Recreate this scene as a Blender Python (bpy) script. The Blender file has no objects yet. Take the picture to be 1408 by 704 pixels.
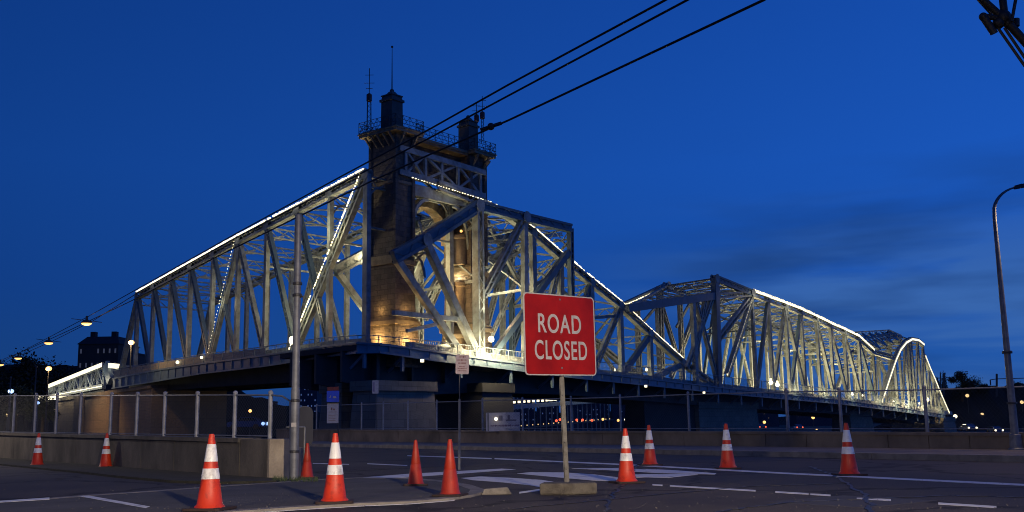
import bpy, math, random
from mathutils import Vector as V, Matrix
random.seed(7)
PI = math.pi
S = bpy.context.scene
col = S.collection

# ------------------------------------------------------------------ camera
F, CAMH, HOR0 = 1400.0, 1.05, 582.0
PITCH = math.atan((HOR0 - 352) / F)
ROLL = math.radians(-0.9)
R3 = (Matrix.Rotation(PI/2 + PITCH, 3, 'X') @ Matrix.Rotation(ROLL, 3, 'Z'))
cd = bpy.data.cameras.new('camera'); cam = bpy.data.objects.new('camera', cd); col.objects.link(cam)
cd.sensor_width = 36; cd.lens = 36 * F / 1408; cd.clip_start = 0.1; cd.clip_end = 6000
cam.matrix_world = Matrix.Translation((0, 0, CAMH)) @ R3.to_4x4()
S.camera = cam

# ------------------------------------------------------------------ render / exposure
S.render.engine = 'CYCLES'
S.cycles.use_denoising = True
try: S.cycles.denoiser = 'OPENIMAGEDENOISE'
except Exception: pass
S.cycles.max_bounces = 5; S.cycles.diffuse_bounces = 2; S.cycles.glossy_bounces = 3
S.cycles.transparent_max_bounces = 8
S.cycles.sample_clamp_indirect = 4.0
S.cycles.use_light_tree = True
S.cycles.pixel_filter_type = 'BLACKMAN_HARRIS'; S.cycles.filter_width = 1.0
vs = S.view_settings
vs.view_transform = 'Standard'; vs.look = 'None'; vs.exposure = 0.0; vs.gamma = 1.0; vs.use_curve_mapping = False

# ------------------------------------------------------------------ world : dusk sky
W = bpy.data.worlds.new('World'); S.world = W; W.use_nodes = True
nt = W.node_tree; nt.nodes.clear()
def N(t, **k):
    n = nt.nodes.new(t)
    for a, b in k.items(): setattr(n, a, b)
    return n
def L(a, b): nt.links.new(a, b)
def mth(op, a, b=None, c=None, clamp=False):
    n = N('ShaderNodeMath', operation=op); n.use_clamp = clamp
    for i, q in enumerate((a, b, c)):
        if q is None: continue
        if isinstance(q, (int, float)): n.inputs[i].default_value = q
        else: L(q, n.inputs[i])
    return n.outputs[0]
out = N('ShaderNodeOutputWorld'); bg = N('ShaderNodeBackground'); L(bg.outputs[0], out.inputs[0])
tc = N('ShaderNodeTexCoord'); sep = N('ShaderNodeSeparateXYZ'); L(tc.outputs['Generated'], sep.inputs[0])
sky = N('ShaderNodeTexSky', sky_type='NISHITA'); sky.sun_disc = False
SUN_EL, SUN_ROT = math.radians(2.0), math.radians(75)
sky.sun_elevation = SUN_EL; sky.sun_rotation = SUN_ROT; sky.air_density = 1.0; sky.ozone_density = 6.0
ramp = N('ShaderNodeValToRGB'); L(sep.outputs[2], ramp.inputs[0])
E = ramp.color_ramp.elements
E[0].position = 0.0; E[0].color = (.012, .055, .215, 1)
E[1].position = 1.0; E[1].color = (.004, .024, .15, 1)
for p, c in ((.05, (.012, .075, .31)), (.13, (.0085, .070, .35)), (.24, (.0080, .074, .39)), (.40, (.006, .058, .33))):
    e = E.new(p); e.color = (*c, 1)
az = mth('MULTIPLY_ADD', sep.outputs[0], 0.62, 0.95)
az = mth('MAXIMUM', az, 0.5)
mul = N('ShaderNodeVectorMath', operation='SCALE'); L(ramp.outputs[0], mul.inputs[0]); L(az, mul.inputs['Scale'])
# faint remainder of the physical sky
sk = N('ShaderNodeVectorMath', operation='SCALE'); L(sky.outputs[0], sk.inputs[0]); sk.inputs['Scale'].default_value = 0.002
add = N('ShaderNodeVectorMath', operation='ADD'); L(mul.outputs[0], add.inputs[0]); L(sk.outputs[0], add.inputs[1])
# thin cloud banks, low on the right
mp = N('ShaderNodeMapping'); L(tc.outputs['Generated'], mp.inputs[0]); mp.inputs['Scale'].default_value = (1.5, 1.5, 15.0)
mp.inputs['Rotation'].default_value = (0.02, 0.10, 0)
no = N('ShaderNodeTexNoise'); L(mp.outputs[0], no.inputs[0]); no.inputs['Scale'].default_value = 1.9
no.inputs['Detail'].default_value = 5; no.inputs['Roughness'].default_value = .5; no.inputs['Distortion'].default_value = .3
cr = N('ShaderNodeMapRange'); cr.interpolation_type = 'SMOOTHSTEP'; L(no.outputs[0], cr.inputs[0]); cr.inputs[1].default_value = .40; cr.inputs[2].default_value = .60
m1 = N('ShaderNodeMapRange'); m1.interpolation_type = 'SMOOTHSTEP'; L(sep.outputs[0], m1.inputs[0]); m1.inputs[1].default_value = .0; m1.inputs[2].default_value = .32
m2 = N('ShaderNodeMapRange'); m2.interpolation_type = 'SMOOTHSTEP'; L(sep.outputs[2], m2.inputs[0]); m2.inputs[1].default_value = .22; m2.inputs[2].default_value = .10
cm = mth('MULTIPLY', cr.outputs[0], m1.outputs[0]); cm = mth('MULTIPLY', cm, m2.outputs[0]); cm = mth('MULTIPLY', cm, .9, clamp=True)
mx = N('ShaderNodeMix', data_type='RGBA'); L(cm, mx.inputs['Factor']); L(add.outputs[0], mx.inputs[6]); mx.inputs[7].default_value = (.042, .135, .41, 1)
# darker slate patches just above them
mp2 = N('ShaderNodeMapping'); L(tc.outputs['Generated'], mp2.inputs[0]); mp2.inputs['Scale'].default_value = (1.6, 1.6, 9.0); mp2.inputs['Location'].default_value = (3, 1, .4)
no2 = N('ShaderNodeTexNoise'); L(mp2.outputs[0], no2.inputs[0]); no2.inputs['Scale'].default_value = 2.2; no2.inputs['Detail'].default_value = 4
c2 = N('ShaderNodeMapRange'); L(no2.outputs[0], c2.inputs[0]); c2.inputs[1].default_value = .45; c2.inputs[2].default_value = .7
m3 = N('ShaderNodeMapRange'); m3.interpolation_type = 'SMOOTHSTEP'; L(sep.outputs[2], m3.inputs[0]); m3.inputs[1].default_value = .30; m3.inputs[2].default_value = .12
dk = mth('MULTIPLY', c2.outputs[0], m3.outputs[0]); dk = mth('MULTIPLY', dk, m1.outputs[0]); dk = mth('MULTIPLY', dk, .95)
mx2 = N('ShaderNodeMix', data_type='RGBA'); L(dk, mx2.inputs['Factor']); L(mx.outputs[2], mx2.inputs[6]); mx2.inputs[7].default_value = (.009, .045, .19, 1)
L(mx2.outputs[2], bg.inputs[0]); bg.inputs[1].default_value = 1.0

# the sun is below the horizon: only its last broad glow is left
sd = bpy.data.lights.new('sun', 'SUN'); sd.energy = 0.03; sd.angle = math.radians(20); sd.color = (.55, .7, 1)
so = bpy.data.objects.new('sun', sd); col.objects.link(so)
so.rotation_euler = (math.radians(80), 0, math.radians(120))

# ------------------------------------------------------------------ pixel geometry helpers
def yh(x): return HOR0 - 0.0157 * (x - 704)
def ray(x, y): return R3 @ V(((x - 704), -(y - 352), -F))
O = V((0, 0, CAMH))
def at(x, depth, y=None):          # point on column x at world depth
    d = ray(x, yh(x) if y is None else y); return O + d * (depth / d.y)
def G(x, y, h=0.0):                # point on horizontal plane z=h
    d = ray(x, y); return O + d * ((h - CAMH) / d.z)
def flat(v): return V((v.x, v.y, 0))
def dirvp(x): return flat(ray(x, yh(x))).normalized()
def plane(x, depth, vp): return (flat(at(x, depth)), dirvp(vp))
def P(pl, x, y):                   # pixel on vertical plane
    p, u = pl; n = V((u.y, -u.x, 0)); d = ray(x, y)
    return O + d * (n.dot(p - O) / n.dot(d))
def shift(pl, v): return (pl[0] + v, pl[1])

# ------------------------------------------------------------------ mesh builder
class MB:
    def __init__(s): s.v = []; s.f = []; s.m = []
    def face(s, pts, mi=0):
        b = len(s.v); s.v += [V(p) for p in pts]; s.f.append(tuple(range(b, b + len(pts)))); s.m.append(mi)
    def hexa(s, q, mi=0):          # 8 corners: bottom 4, top 4
        b = len(s.v); s.v += [V(p) for p in q]
        for f in ((3,2,1,0),(4,5,6,7),(0,1,5,4),(1,2,6,5),(2,3,7,6),(3,0,4,7)):
            s.f.append(tuple(b+i for i in f)); s.m.append(mi)
    def obox(s, c, ax, ay, az_, mi=0):   # centre + half axes
        c = V(c); s.hexa([c-ax-ay-az_, c+ax-ay-az_, c+ax+ay-az_, c-ax+ay-az_, c-ax-ay+az_, c+ax-ay+az_, c+ax+ay+az_, c-ax+ay+az_], mi)
    def box(s, x0, y0, z0, x1, y1, z1, mi=0):
        s.obox(((x0+x1)/2, (y0+y1)/2, (z0+z1)/2), V((abs(x1-x0)/2,0,0)), V((0,abs(y1-y0)/2,0)), V((0,0,abs(z1-z0)/2)), mi)
    def beam(s, a, b, w, h, nrm=None, mi=0):   # w across nrm-perp, h along nrm
        a = V(a); b = V(b); d = b - a
        if d.length < 1e-5: return
        d.normalize(); n = V(nrm) if nrm is not None else V((0,0,1))
        n = n - d * n.dot(d)
        if n.length < 1e-3: n = V((1,0,0)) - d * d.x
        n.normalize(); sd_ = d.cross(n)
        s.obox((a+b)/2, (b-a)/2, sd_*w/2, n*h/2, mi)
    def laced(s, a, b, w, h, nrm, t=.07, pitch=None, mi=0):
        a = V(a); b = V(b); d = (b-a); ln = d.length; d.normalize()
        n = V(nrm); n = (n - d*n.dot(d)).normalized(); q = d.cross(n)
        for k in (-1, 1): s.beam(a+q*k*(w/2-t/2), b+q*k*(w/2-t/2), t, h, n, mi)
        for k in (-1, 1):
            for j in (-1, 1):   # flange lips
                lw = max(.09, w*.20); o = n*j*(h/2-.02)+q*k*(w/2-t-lw/2)
                s.beam(a+o, b+o, lw, .035, n, mi)
        pt = pitch or w*1.0; m = max(2, int(ln/pt))
        for j in (-1, 1):
            for i in range(m):
                p0 = a+d*(ln*i/m)+q*(w/2-.1)*(1 if i % 2 else -1)+n*j*(h/2-.045*(1+.05*j))
                p1 = a+d*(ln*(i+1)/m)+q*(w/2-.1)*(-1 if i % 2 else 1)+n*j*(h/2-.045*(1+.05*j))
                s.beam(p0, p1, .10, .03, n, mi)
    def tube(s, pts, r, n=8, mi=0, r1=None, cap=True):
        pts = [V(p) for p in pts]; m = len(pts); b = len(s.v); pr = None
        for i, p in enumerate(pts):
            t = (pts[min(i+1, m-1)] - pts[max(i-1, 0)]).normalized()
            if pr is None:
                pr = V((0,0,1)).cross(t)
                if pr.length < .05: pr = V((1,0,0))
            pr = (pr - t*pr.dot(t)).normalized(); q = t.cross(pr)
            rr = r if r1 is None else r + (r1-r)*i/(m-1)
            for k in range(n):
                a = 2*PI*k/n; s.v.append(p + pr*math.cos(a)*rr + q*math.sin(a)*rr)
        for i in range(m-1):
            for k in range(n):
                k2 = (k+1) % n
                s.f.append((b+i*n+k, b+i*n+k2, b+(i+1)*n+k2, b+(i+1)*n+k)); s.m.append(mi)
        if cap:
            s.f.append(tuple(b+k for k in reversed(range(n)))); s.m.append(mi)
            s.f.append(tuple(b+(m-1)*n+k for k in range(n))); s.m.append(mi)
    def lathe(s, c, prof, n=24, mi=0, sq=False):
        c = V(c); b = len(s.v); m = len(prof)
        for r, z in prof:
            for k in range(n):
                a = 2*PI*(k+.5)/n; s.v.append(c+V((math.cos(a)*r, math.sin(a)*r, z)))
        for i in range(m-1):
            for k in range(n):
                k2 = (k+1) % n
                s.f.append((b+i*n+k, b+i*n+k2, b+(i+1)*n+k2, b+(i+1)*n+k)); s.m.append(mi)
        s.f.append(tuple(b+k for k in reversed(range(n)))); s.m.append(mi)
        s.f.append(tuple(b+(m-1)*n+k for k in range(n))); s.m.append(mi)
    def sphere(s, c, r, n=12, mi=0, sz=1.0):
        s.lathe(c, [(max(.001, math.sin(PI*i/8)*r), -math.cos(PI*i/8)*r*sz) for i in range(9)], n, mi)
    def prism(s, pts, z0, z1, mi=0):
        n = len(pts); b = len(s.v)
        A = sum(pts[i][0]*pts[(i+1) % n][1]-pts[(i+1) % n][0]*pts[i][1] for i in range(n))
        if A < 0: pts = pts[::-1]
        s.v += [V((p[0], p[1], z0)) for p in pts] + [V((p[0], p[1], z1)) for p in pts]
        s.f.append(tuple(b+i for i in reversed(range(n)))); s.m.append(mi)
        s.f.append(tuple(b+n+i for i in range(n))); s.m.append(mi)
        for i in range(n):
            j = (i+1) % n; s.f.append((b+i, b+j, b+n+j, b+n+i)); s.m.append(mi)
    def build(s, name, mat, parent=None, org=None, smooth=False, bevel=0):
        if org is None:
            org = parent['_o'] if parent is not None and '_o' in parent else (0, 0, 0)
        og = V(org)
        me = bpy.data.meshes.new(name); me.from_pydata([v-og for v in s.v], [], s.f)
        for q in (mat if isinstance(mat, (list, tuple)) else [mat]): me.materials.append(q)
        for p, mi in zip(me.polygons, s.m): p.material_index = mi; p.use_smooth = smooth
        me.validate(); me.update()
        o = bpy.data.objects.new(name, me); col.objects.link(o)
        if parent is not None:
            o.parent = parent; o['_o'] = tuple(og)
        else:
            o.location = og
        if smooth:
            try: me.set_sharp_from_angle(angle=math.radians(40))
            except Exception: pass
        if bevel:
            bm = o.modifiers.new('bevel', 'BEVEL'); bm.width = bevel; bm.segments = 2; bm.limit_method = 'ANGLE'
        return o
def thing(name, label, cat, loc=(0,0,0), group=None, local=False):
    o = bpy.data.objects.new(name, None); col.objects.link(o); o.location = loc
    o['label'] = label; o['category'] = cat; o['_o'] = (0,0,0) if local else tuple(loc)
    if group: o['group'] = group
    return o
def tag(o, label, cat, group=None):
    o['label'] = label; o['category'] = cat
    if group: o['group'] = group
    return o
def struct(o): o['kind'] = 'structure'; return o
def copy_tree(o, parent=None):
    kids = list(o.children)
    c = o.copy(); col.objects.link(c)
    if parent is not None: c.parent = parent
    for k in kids: copy_tree(k, c)
    return c
def lamp(name, p, power, color=(1,.86,.6), r=.15, parent=None, spot=None, target=None, blend=.6):
    l = bpy.data.lights.new(name, 'SPOT' if spot else 'POINT'); l.energy = power; l.color = color; l.shadow_soft_size = r
    o = bpy.data.objects.new(name, l); col.objects.link(o); o.location = p
    if spot:
        l.spot_size = math.radians(spot); l.spot_blend = blend
        o.rotation_euler = (V(target)-V(p)).to_track_quat('-Z', 'Y').to_euler()
    if parent is not None:
        o.parent = parent; o.location = V(p) - V(parent['_o'])
    return o

# ------------------------------------------------------------------ materials
def mat(name, c=(.5,.5,.5), rough=.6, metal=0, c2=None, scale=3, detail=5, bump=0, bscale=None, emit=None, es=0, spec=None, lo=.35, hi=.65, vscale=(1,1,1), rvar=0):
    m = bpy.data.materials.new(name); m.use_nodes = True; t = m.node_tree; b = t.nodes['Principled BSDF']
    b.inputs['Base Color'].default_value = (*c, 1); b.inputs['Roughness'].default_value = rough; b.inputs['Metallic'].default_value = metal
    if spec is not None: b.inputs['Specular IOR Level'].default_value = spec
    g = t.nodes.new('ShaderNodeNewGeometry'); mp_ = t.nodes.new('ShaderNodeMapping'); t.links.new(g.outputs['Position'], mp_.inputs[0])
    mp_.inputs['Scale'].default_value = vscale
    if c2 is None: c2 = tuple(q*.75 for q in c)
    n = t.nodes.new('ShaderNodeTexNoise'); n.inputs['Scale'].default_value = scale; n.inputs['Detail'].default_value = detail
    n.inputs['Roughness'].default_value = .6
    t.links.new(mp_.outputs[0], n.inputs[0])
    r = t.nodes.new('ShaderNodeValToRGB'); t.links.new(n.outputs[0], r.inputs[0])
    r.color_ramp.elements[0].position = lo; r.color_ramp.elements[1].position = hi
    r.color_ramp.elements[0].color = (*c2, 1); r.color_ramp.elements[1].color = (*c, 1)
    t.links.new(r.outputs[0], b.inputs['Base Color'])
    if rvar:
        mr = t.nodes.new('ShaderNodeMapRange'); t.links.new(n.outputs[0], mr.inputs[0]); mr.inputs[1].default_value = .3; mr.inputs[2].default_value = .7
        mr.inputs[3].default_value = rough-rvar; mr.inputs[4].default_value = rough+rvar; t.links.new(mr.outputs[0], b.inputs['Roughness'])
    if bump:
        n2 = t.nodes.new('ShaderNodeTexNoise'); n2.inputs['Scale'].default_value = bscale or scale*8; n2.inputs['Detail'].default_value = 4
        t.links.new(mp_.outputs[0], n2.inputs[0])
        bp = t.nodes.new('ShaderNodeBump'); bp.inputs['Strength'].default_value = bump; bp.inputs['Distance'].default_value = .03
        t.links.new(n2.outputs[0], bp.inputs['Height']); t.links.new(bp.outputs[0], b.inputs['Normal'])
    if emit:
        b.inputs['Emission Color'].default_value = (*emit, 1); b.inputs['Emission Strength'].default_value = es
    return m
def stone(name, c, c2, mortar, sx=1.0, sy=.55, bump=.8):
    m = mat(name, c, .85, c2=c2, scale=1.2); t = m.node_tree; b = t.nodes['Principled BSDF']
    g = t.nodes.new('ShaderNodeNewGeometry')
    cr_ = t.nodes.new('ShaderNodeVectorMath'); cr_.operation = 'CROSS_PRODUCT'; t.links.new(g.outputs['True Normal'], cr_.inputs[0]); cr_.inputs[1].default_value = (0,0,1)
    nn = t.nodes.new('ShaderNodeVectorMath'); nn.operation = 'NORMALIZE'; t.links.new(cr_.outputs[0], nn.inputs[0])
    dt = t.nodes.new('ShaderNodeVectorMath'); dt.operation = 'DOT_PRODUCT'; t.links.new(nn.outputs[0], dt.inputs[0]); t.links.new(g.outputs['Position'], dt.inputs[1])
    sp = t.nodes.new('ShaderNodeSeparateXYZ'); t.links.new(g.outputs['Position'], sp.inputs[0])
    cb = t.nodes.new('ShaderNodeCombineXYZ'); t.links.new(dt.outputs['Value'], cb.inputs[0]); t.links.new(sp.outputs[2], cb.inputs[1])
    br = t.nodes.new('ShaderNodeTexBrick'); t.links.new(cb.outputs[0], br.inputs[0])
    br.inputs['Scale'].default_value = 1; br.inputs['Brick Width'].default_value = sx; br.inputs['Row Height'].default_value = sy
    br.inputs['Mortar Size'].default_value = .025; br.inputs['Mortar Smooth'].default_value = .3
    br.inputs['Color1'].default_value = (*c, 1); br.inputs['Color2'].default_value = (*c2, 1); br.inputs['Mortar'].default_value = (*mortar, 1)
    old = b.inputs['Base Color'].links[0].from_socket
    mxx = t.nodes.new('ShaderNodeMix'); mxx.data_type = 'RGBA'; mxx.blend_type = 'MIX'; mxx.inputs[0].default_value = .45
    t.links.new(br.outputs['Color'], mxx.inputs[6]); t.links.new(old, mxx.inputs[7]); t.links.new(mxx.outputs[2], b.inputs['Base Color'])
    n2 = t.nodes.new('ShaderNodeTexNoise'); n2.inputs['Scale'].default_value = 3; n2.inputs['Detail'].default_value = 6; t.links.new(g.outputs['Position'], n2.inputs[0])
    sm = t.nodes.new('ShaderNodeMath'); sm.operation = 'MULTIPLY_ADD'; t.links.new(br.outputs['Fac'], sm.inputs[0]); sm.inputs[1].default_value = -1.6; t.links.new(n2.outputs[0], sm.inputs[2])
    bp = t.nodes.new('ShaderNodeBump'); bp.inputs['Strength'].default_value = bump; bp.inputs['Distance'].default_value = .12
    t.links.new(sm.outputs[0], bp.inputs['Height']); t.links.new(bp.outputs[0], b.inputs['Normal'])
    return m
M = {}
M['steelshade'] = mat('steel_shade_tint', (.07,.115,.17), .5, c2=(.045,.075,.11), scale=.8, detail=8)  # same paint as steel; shade of unlit members put into this bluer colour
M['steel'] = mat('steel_paint', (.24,.285,.31), .55, c2=(.13,.14,.14), scale=1.1, detail=8)
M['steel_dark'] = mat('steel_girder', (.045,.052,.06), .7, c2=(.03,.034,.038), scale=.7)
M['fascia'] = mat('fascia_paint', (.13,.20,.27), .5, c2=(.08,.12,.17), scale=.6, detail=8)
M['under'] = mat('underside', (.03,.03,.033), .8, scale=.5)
M['stone'] = stone('tower_stone', (.14,.112,.092), (.065,.055,.05), (.025,.022,.02))
M['trim'] = mat('stone_trim', (.24,.19,.125), .8, c2=(.14,.11,.08), scale=1.5, bump=.3)
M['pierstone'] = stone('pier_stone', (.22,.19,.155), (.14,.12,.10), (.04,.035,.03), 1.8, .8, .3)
M['tan'] = stone('abutment_stone', (.30,.22,.14), (.23,.17,.11), (.12,.09,.06), 3.0, 1.2, .3)
M['led'] = mat('led', (.9,.85,.7), .4, emit=(1,.86,.52), es=2.2)
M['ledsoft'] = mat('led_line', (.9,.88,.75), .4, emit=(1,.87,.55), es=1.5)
M['lampwarm'] = mat('lamp_warm', (1,.8,.5), .4, emit=(1,.50,.13), es=2.4)
M['lampwhite'] = mat('lamp_white', (1,1,.9), .4, emit=(1,.86,.52), es=2.4)
M['lampblue'] = mat('lamp_blue', (.7,.8,1), .4, emit=(.35,.55,1), es=1.6)
M['lampred'] = mat('lamp_red', (1,.1,.05), .4, emit=(1,.13,.05), es=1.6)
M['lampsodium'] = mat('lamp_sodium', (1,.6,.2), .4, emit=(1,.52,.14), es=2)
M['lampwarm2'] = mat('lamp_dim', (1,.8,.5), .4, emit=(1,.66,.25), es=1.1)
M['fpost'] = mat('fence_post', (.28,.29,.33), .5, c2=(.18,.19,.21), scale=5)
M['rail'] = mat('rail_paint', (.17,.22,.27), .5)
M['panelrail'] = mat('rail_panel', (.34,.30,.24), .7)
M['galv'] = mat('galvanised', (.20,.21,.23), .5, metal=.2, c2=(.12,.125,.14), scale=6, detail=8, bump=.1)
M['mesh'] = mat('mesh_wire', (.07,.072,.08), .6)
M['postmetal'] = mat('sign_post_steel', (.13,.125,.12), .55, c2=(.06,.055,.05), scale=9, detail=8)
M['darkmetal'] = mat('dark_metal', (.035,.035,.04), .5)
M['wire'] = mat('cable_black', (.008,.008,.01), .6)
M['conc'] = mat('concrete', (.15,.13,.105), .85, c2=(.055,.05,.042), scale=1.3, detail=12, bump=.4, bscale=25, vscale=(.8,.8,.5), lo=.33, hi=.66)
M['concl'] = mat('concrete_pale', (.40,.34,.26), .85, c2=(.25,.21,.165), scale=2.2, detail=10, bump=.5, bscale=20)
M['kerb'] = mat('kerb_concrete', (.26,.235,.20), .85, c2=(.15,.135,.12), scale=2.5, detail=10, bump=.5, bscale=25)
M['walk'] = mat('sidewalk', (.085,.08,.078), .9, c2=(.05,.048,.047), scale=.9, detail=12, bump=.4, bscale=40)
M['paint'] = mat('road_paint', (.72,.71,.68), .7, c2=(.20,.20,.20), scale=3.5, detail=12, lo=.30, hi=.43)
M['red'] = mat('cone_red', (.60,.036,.006), .5, c2=(.26,.018,.006), scale=6, detail=10, lo=.30, hi=.46, bump=.04)
M['redold'] = mat('cone_red_old', (.44,.028,.006), .5, c2=(.28,.02,.006), scale=6)
M['white'] = mat('reflective_band', (.80,.80,.78), .35, c2=(.42,.41,.40), scale=8, detail=10, lo=.30, hi=.48)
M['rubber'] = mat('rubber', (.035,.018,.016), .8)
M['signred'] = mat('sign_red', (.33,.008,.004), .5, c2=(.22,.005,.003), scale=2.2, bump=.05, spec=.25)
M['signwhite'] = mat('sign_white', (.46,.44,.42), .5, c2=(.36,.34,.33), scale=14)
M['plate'] = mat('sign_plate', (.50,.48,.50), .55, c2=(.4,.38,.40), scale=10)
M['pink'] = mat('parking_plate', (.55,.44,.43), .55, c2=(.46,.36,.36), scale=12)
M['inkred'] = mat('ink_red', (.20,.03,.04), .6)
M['ink'] = mat('ink', (.04,.04,.07), .6)
M['blue'] = mat('sign_blue', (.02,.10,.80), .4)
M['brown'] = mat('apartment_brick', (.045,.036,.034), .9, scale=.3)
M['roof'] = mat('roof', (.02,.02,.025), .9)
M['winlit'] = mat('window_lit', (.3,.3,.3), .4, emit=(.55,.52,.45), es=.05)
M['winblue'] = mat('window_blue', (.3,.3,.4), .4, emit=(.25,.42,.95), es=.16)
M['winwarm'] = mat('window_warm', (.3,.3,.3), .4, emit=(1,.6,.25), es=.6)
M['bark'] = mat('bark', (.05,.035,.025), .9)
M['leaf'] = mat('foliage', (.030,.045,.020), .8, c2=(.015,.026,.010), scale=.6)
M['leafd'] = mat('foliage_dark', (.016,.022,.012), .8, c2=(.008,.012,.007), scale=.6)
M['hill'] = mat('hill_scrub', (.014,.017,.014), 1, c2=(.007,.009,.008), scale=.05)
M['land'] = mat('bank_earth', (.025,.023,.02), 1, scale=.1)
M['city'] = mat('city_block', (.035,.045,.075), .9, scale=.1)
M['carpaint'] = mat('car_paint', (.03,.06,.16), .25, metal=.3)
M['glass'] = mat('car_glass', (.01,.012,.015), .08)
M['rubble'] = mat('rubble', (.22,.20,.175), .9, c2=(.11,.10,.09), scale=5, bump=.6)
M['verge'] = mat('verge', (.035,.034,.024), 1, c2=(.018,.018,.014), scale=3, bump=.8, bscale=14)
M['grass'] = mat('weeds', (.05,.075,.03), .8)

# asphalt with patches, tar seams and worn sheen
def asphalt():
    m = mat('asphalt', (.095,.080,.070), .8, c2=(.045,.039,.035), scale=.35, detail=12, rvar=.12, spec=.22); t = m.node_tree; b = t.nodes['Principled BSDF']
    g = t.nodes.new('ShaderNodeNewGeometry')
    old = b.inputs['Base Color'].links[0].from_socket
    n = t.nodes.new('ShaderNodeTexNoise'); n.inputs['Scale'].default_value = 45; n.inputs['Detail'].default_value = 3; t.links.new(g.outputs['Position'], n.inputs[0])
    mr = t.nodes.new('ShaderNodeMapRange'); t.links.new(n.outputs[0], mr.inputs[0]); mr.inputs[1].default_value=.3; mr.inputs[2].default_value=.7; mr.inputs[3].default_value=.55; mr.inputs[4].default_value=1.5
    vo = t.nodes.new('ShaderNodeTexVoronoi'); vo.feature = 'DISTANCE_TO_EDGE'; vo.inputs['Scale'].default_value = .22
    nd = t.nodes.new('ShaderNodeTexNoise'); nd.inputs['Scale'].default_value = 1.3; nd.inputs['Detail'].default_value = 6; t.links.new(g.outputs['Position'], nd.inputs[0])
    ad = t.nodes.new('ShaderNodeVectorMath'); ad.operation = 'MULTIPLY_ADD'; t.links.new(nd.outputs['Color'], ad.inputs[0]); ad.inputs[1].default_value = (1.6,1.6,0); t.links.new(g.outputs['Position'], ad.inputs[2])
    t.links.new(ad.outputs[0], vo.inputs[0])
    cr_ = t.nodes.new('ShaderNodeMapRange'); t.links.new(vo.outputs['Distance'], cr_.inputs[0]); cr_.inputs[1].default_value = .004; cr_.inputs[2].default_value = .026; cr_.inputs[3].default_value = .25; cr_.inputs[4].default_value = 1
    mm = t.nodes.new('ShaderNodeMath'); mm.operation = 'MULTIPLY'; t.links.new(mr.outputs[0], mm.inputs[0]); t.links.new(cr_.outputs[0], mm.inputs[1])
    sc_ = t.nodes.new('ShaderNodeVectorMath'); sc_.operation = 'SCALE'; t.links.new(old, sc_.inputs[0]); t.links.new(mm.outputs[0], sc_.inputs['Scale'])
    t.links.new(sc_.outputs[0], b.inputs['Base Color'])
    bp = t.nodes.new('ShaderNodeBump'); bp.inputs['Strength'].default_value = .35; bp.inputs['Distance'].default_value = .01
    t.links.new(mm.outputs[0], bp.inputs['Height']); t.links.new(bp.outputs[0], b.inputs['Normal'])
    return m
M['asphalt'] = asphalt()
def watermat():
    m = mat('river', (.006,.010,.016), .12, bump=.35, scale=.2, bscale=.5); return m
M['water'] = watermat()

# ------------------------------------------------------------------ key planes of the place
dR, dL = dirvp(1850), dirvp(-560)
LF = plane(505, 102, -560)
RF = plane(545, 102, 1850)
WR, WL = 11.0, 12.5
LR = shift(LF, dR*WL); RR = shift(RF, dL*WR)
nLF = V((dL.y, -dL.x, 0)); nRF = V((dR.y, -dR.x, 0))
def depth_on(pl, x): return P(pl, x, yh(x)).y

# deck edge polyline : px, bottom y, top y, rail y
DE = [(152,534,521,508),(214,524,509,497),(276,513.5,500,487),(362,503.5,489,476.5),(440,491.5,477,464.5),(490,485,472,461),
      (520,484.5,473.5,461.5),(604,496.5,484,470),(680,505,495.5,479),(794,519.7,509.5,493.5),(900,530.5,522,506),(1010,542.3,535,519),
      (1158,555.5,549.5,536),(1240,566,560.5,548.5),(1300,575,570,560)]
EP = []
for x, yb, yt, yr in DE:
    if x <= 440: d = depth_on(LF, x) - 2.5
    elif x == 490: d = 98.5
    elif x == 520: d = 99.0
    else: d = depth_on(RF, x) - 2.0
    EP.append((at(x, d), at(x, d, yb), at(x, d, yt), at(x, d, yr)))
C0 = flat(EP[5][0])
tL = [(flat(e[0])-C0).dot(dL) for e in EP[:6]]; tR = [(flat(e[0])-C0).dot(dR) for e in EP[5:]]
def interp(t, ts, zs):
    if ts[0] > ts[-1]: ts, zs = ts[::-1], zs[::-1]
    if t <= ts[0]: return zs[0]
    for i in range(len(ts)-1):
        if t <= ts[i+1]: return zs[i] + (zs[i+1]-zs[i])*(t-ts[i])/(ts[i+1]-ts[i])
    return zs[-1]
def dzL(p): return interp((flat(p)-C0).dot(dL), tL, [e[2].z for e in EP[:6]])
def dzR(p): return interp((flat(p)-C0).dot(dR), tR, [e[2].z for e in EP[5:]])

# ------------------------------------------------------------------ ground, road, river, banks
dRoad = dirvp(-295)
curb0 = flat(G(1408, 636)); nRoad = V((-dRoad.y, dRoad.x, 0))
if nRoad.y < 0: nRoad = -nRoad                        # points away from camera, to the river
def cl(t, off, z=0): p = curb0 + dRoad*t + nRoad*off; return V((p.x, p.y, z))
WALLOFF = 4.2
A_, B_ = cl(-90, WALLOFF+.6), cl(420, WALLOFF+.6)
g = MB(); g.face([A_, B_, B_-nRoad*500, A_-nRoad*500][::-1]); o = g.build('ground', M['asphalt']); struct(o)
g = MB(); g.face([(-1500,-200,-4),(2500,-200,-4),(2500,4000,-4),(-1500,4000,-4)]); struct(g.build('water', M['water']))
g = MB(); g.prism([(-1500,330),(-60,330),(30,300),(90,262),(160,236),(2500,100),(2500,4000),(-1500,4000)], -3.98, -3.0); struct(g.build('far_bank', M['land']))
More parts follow.
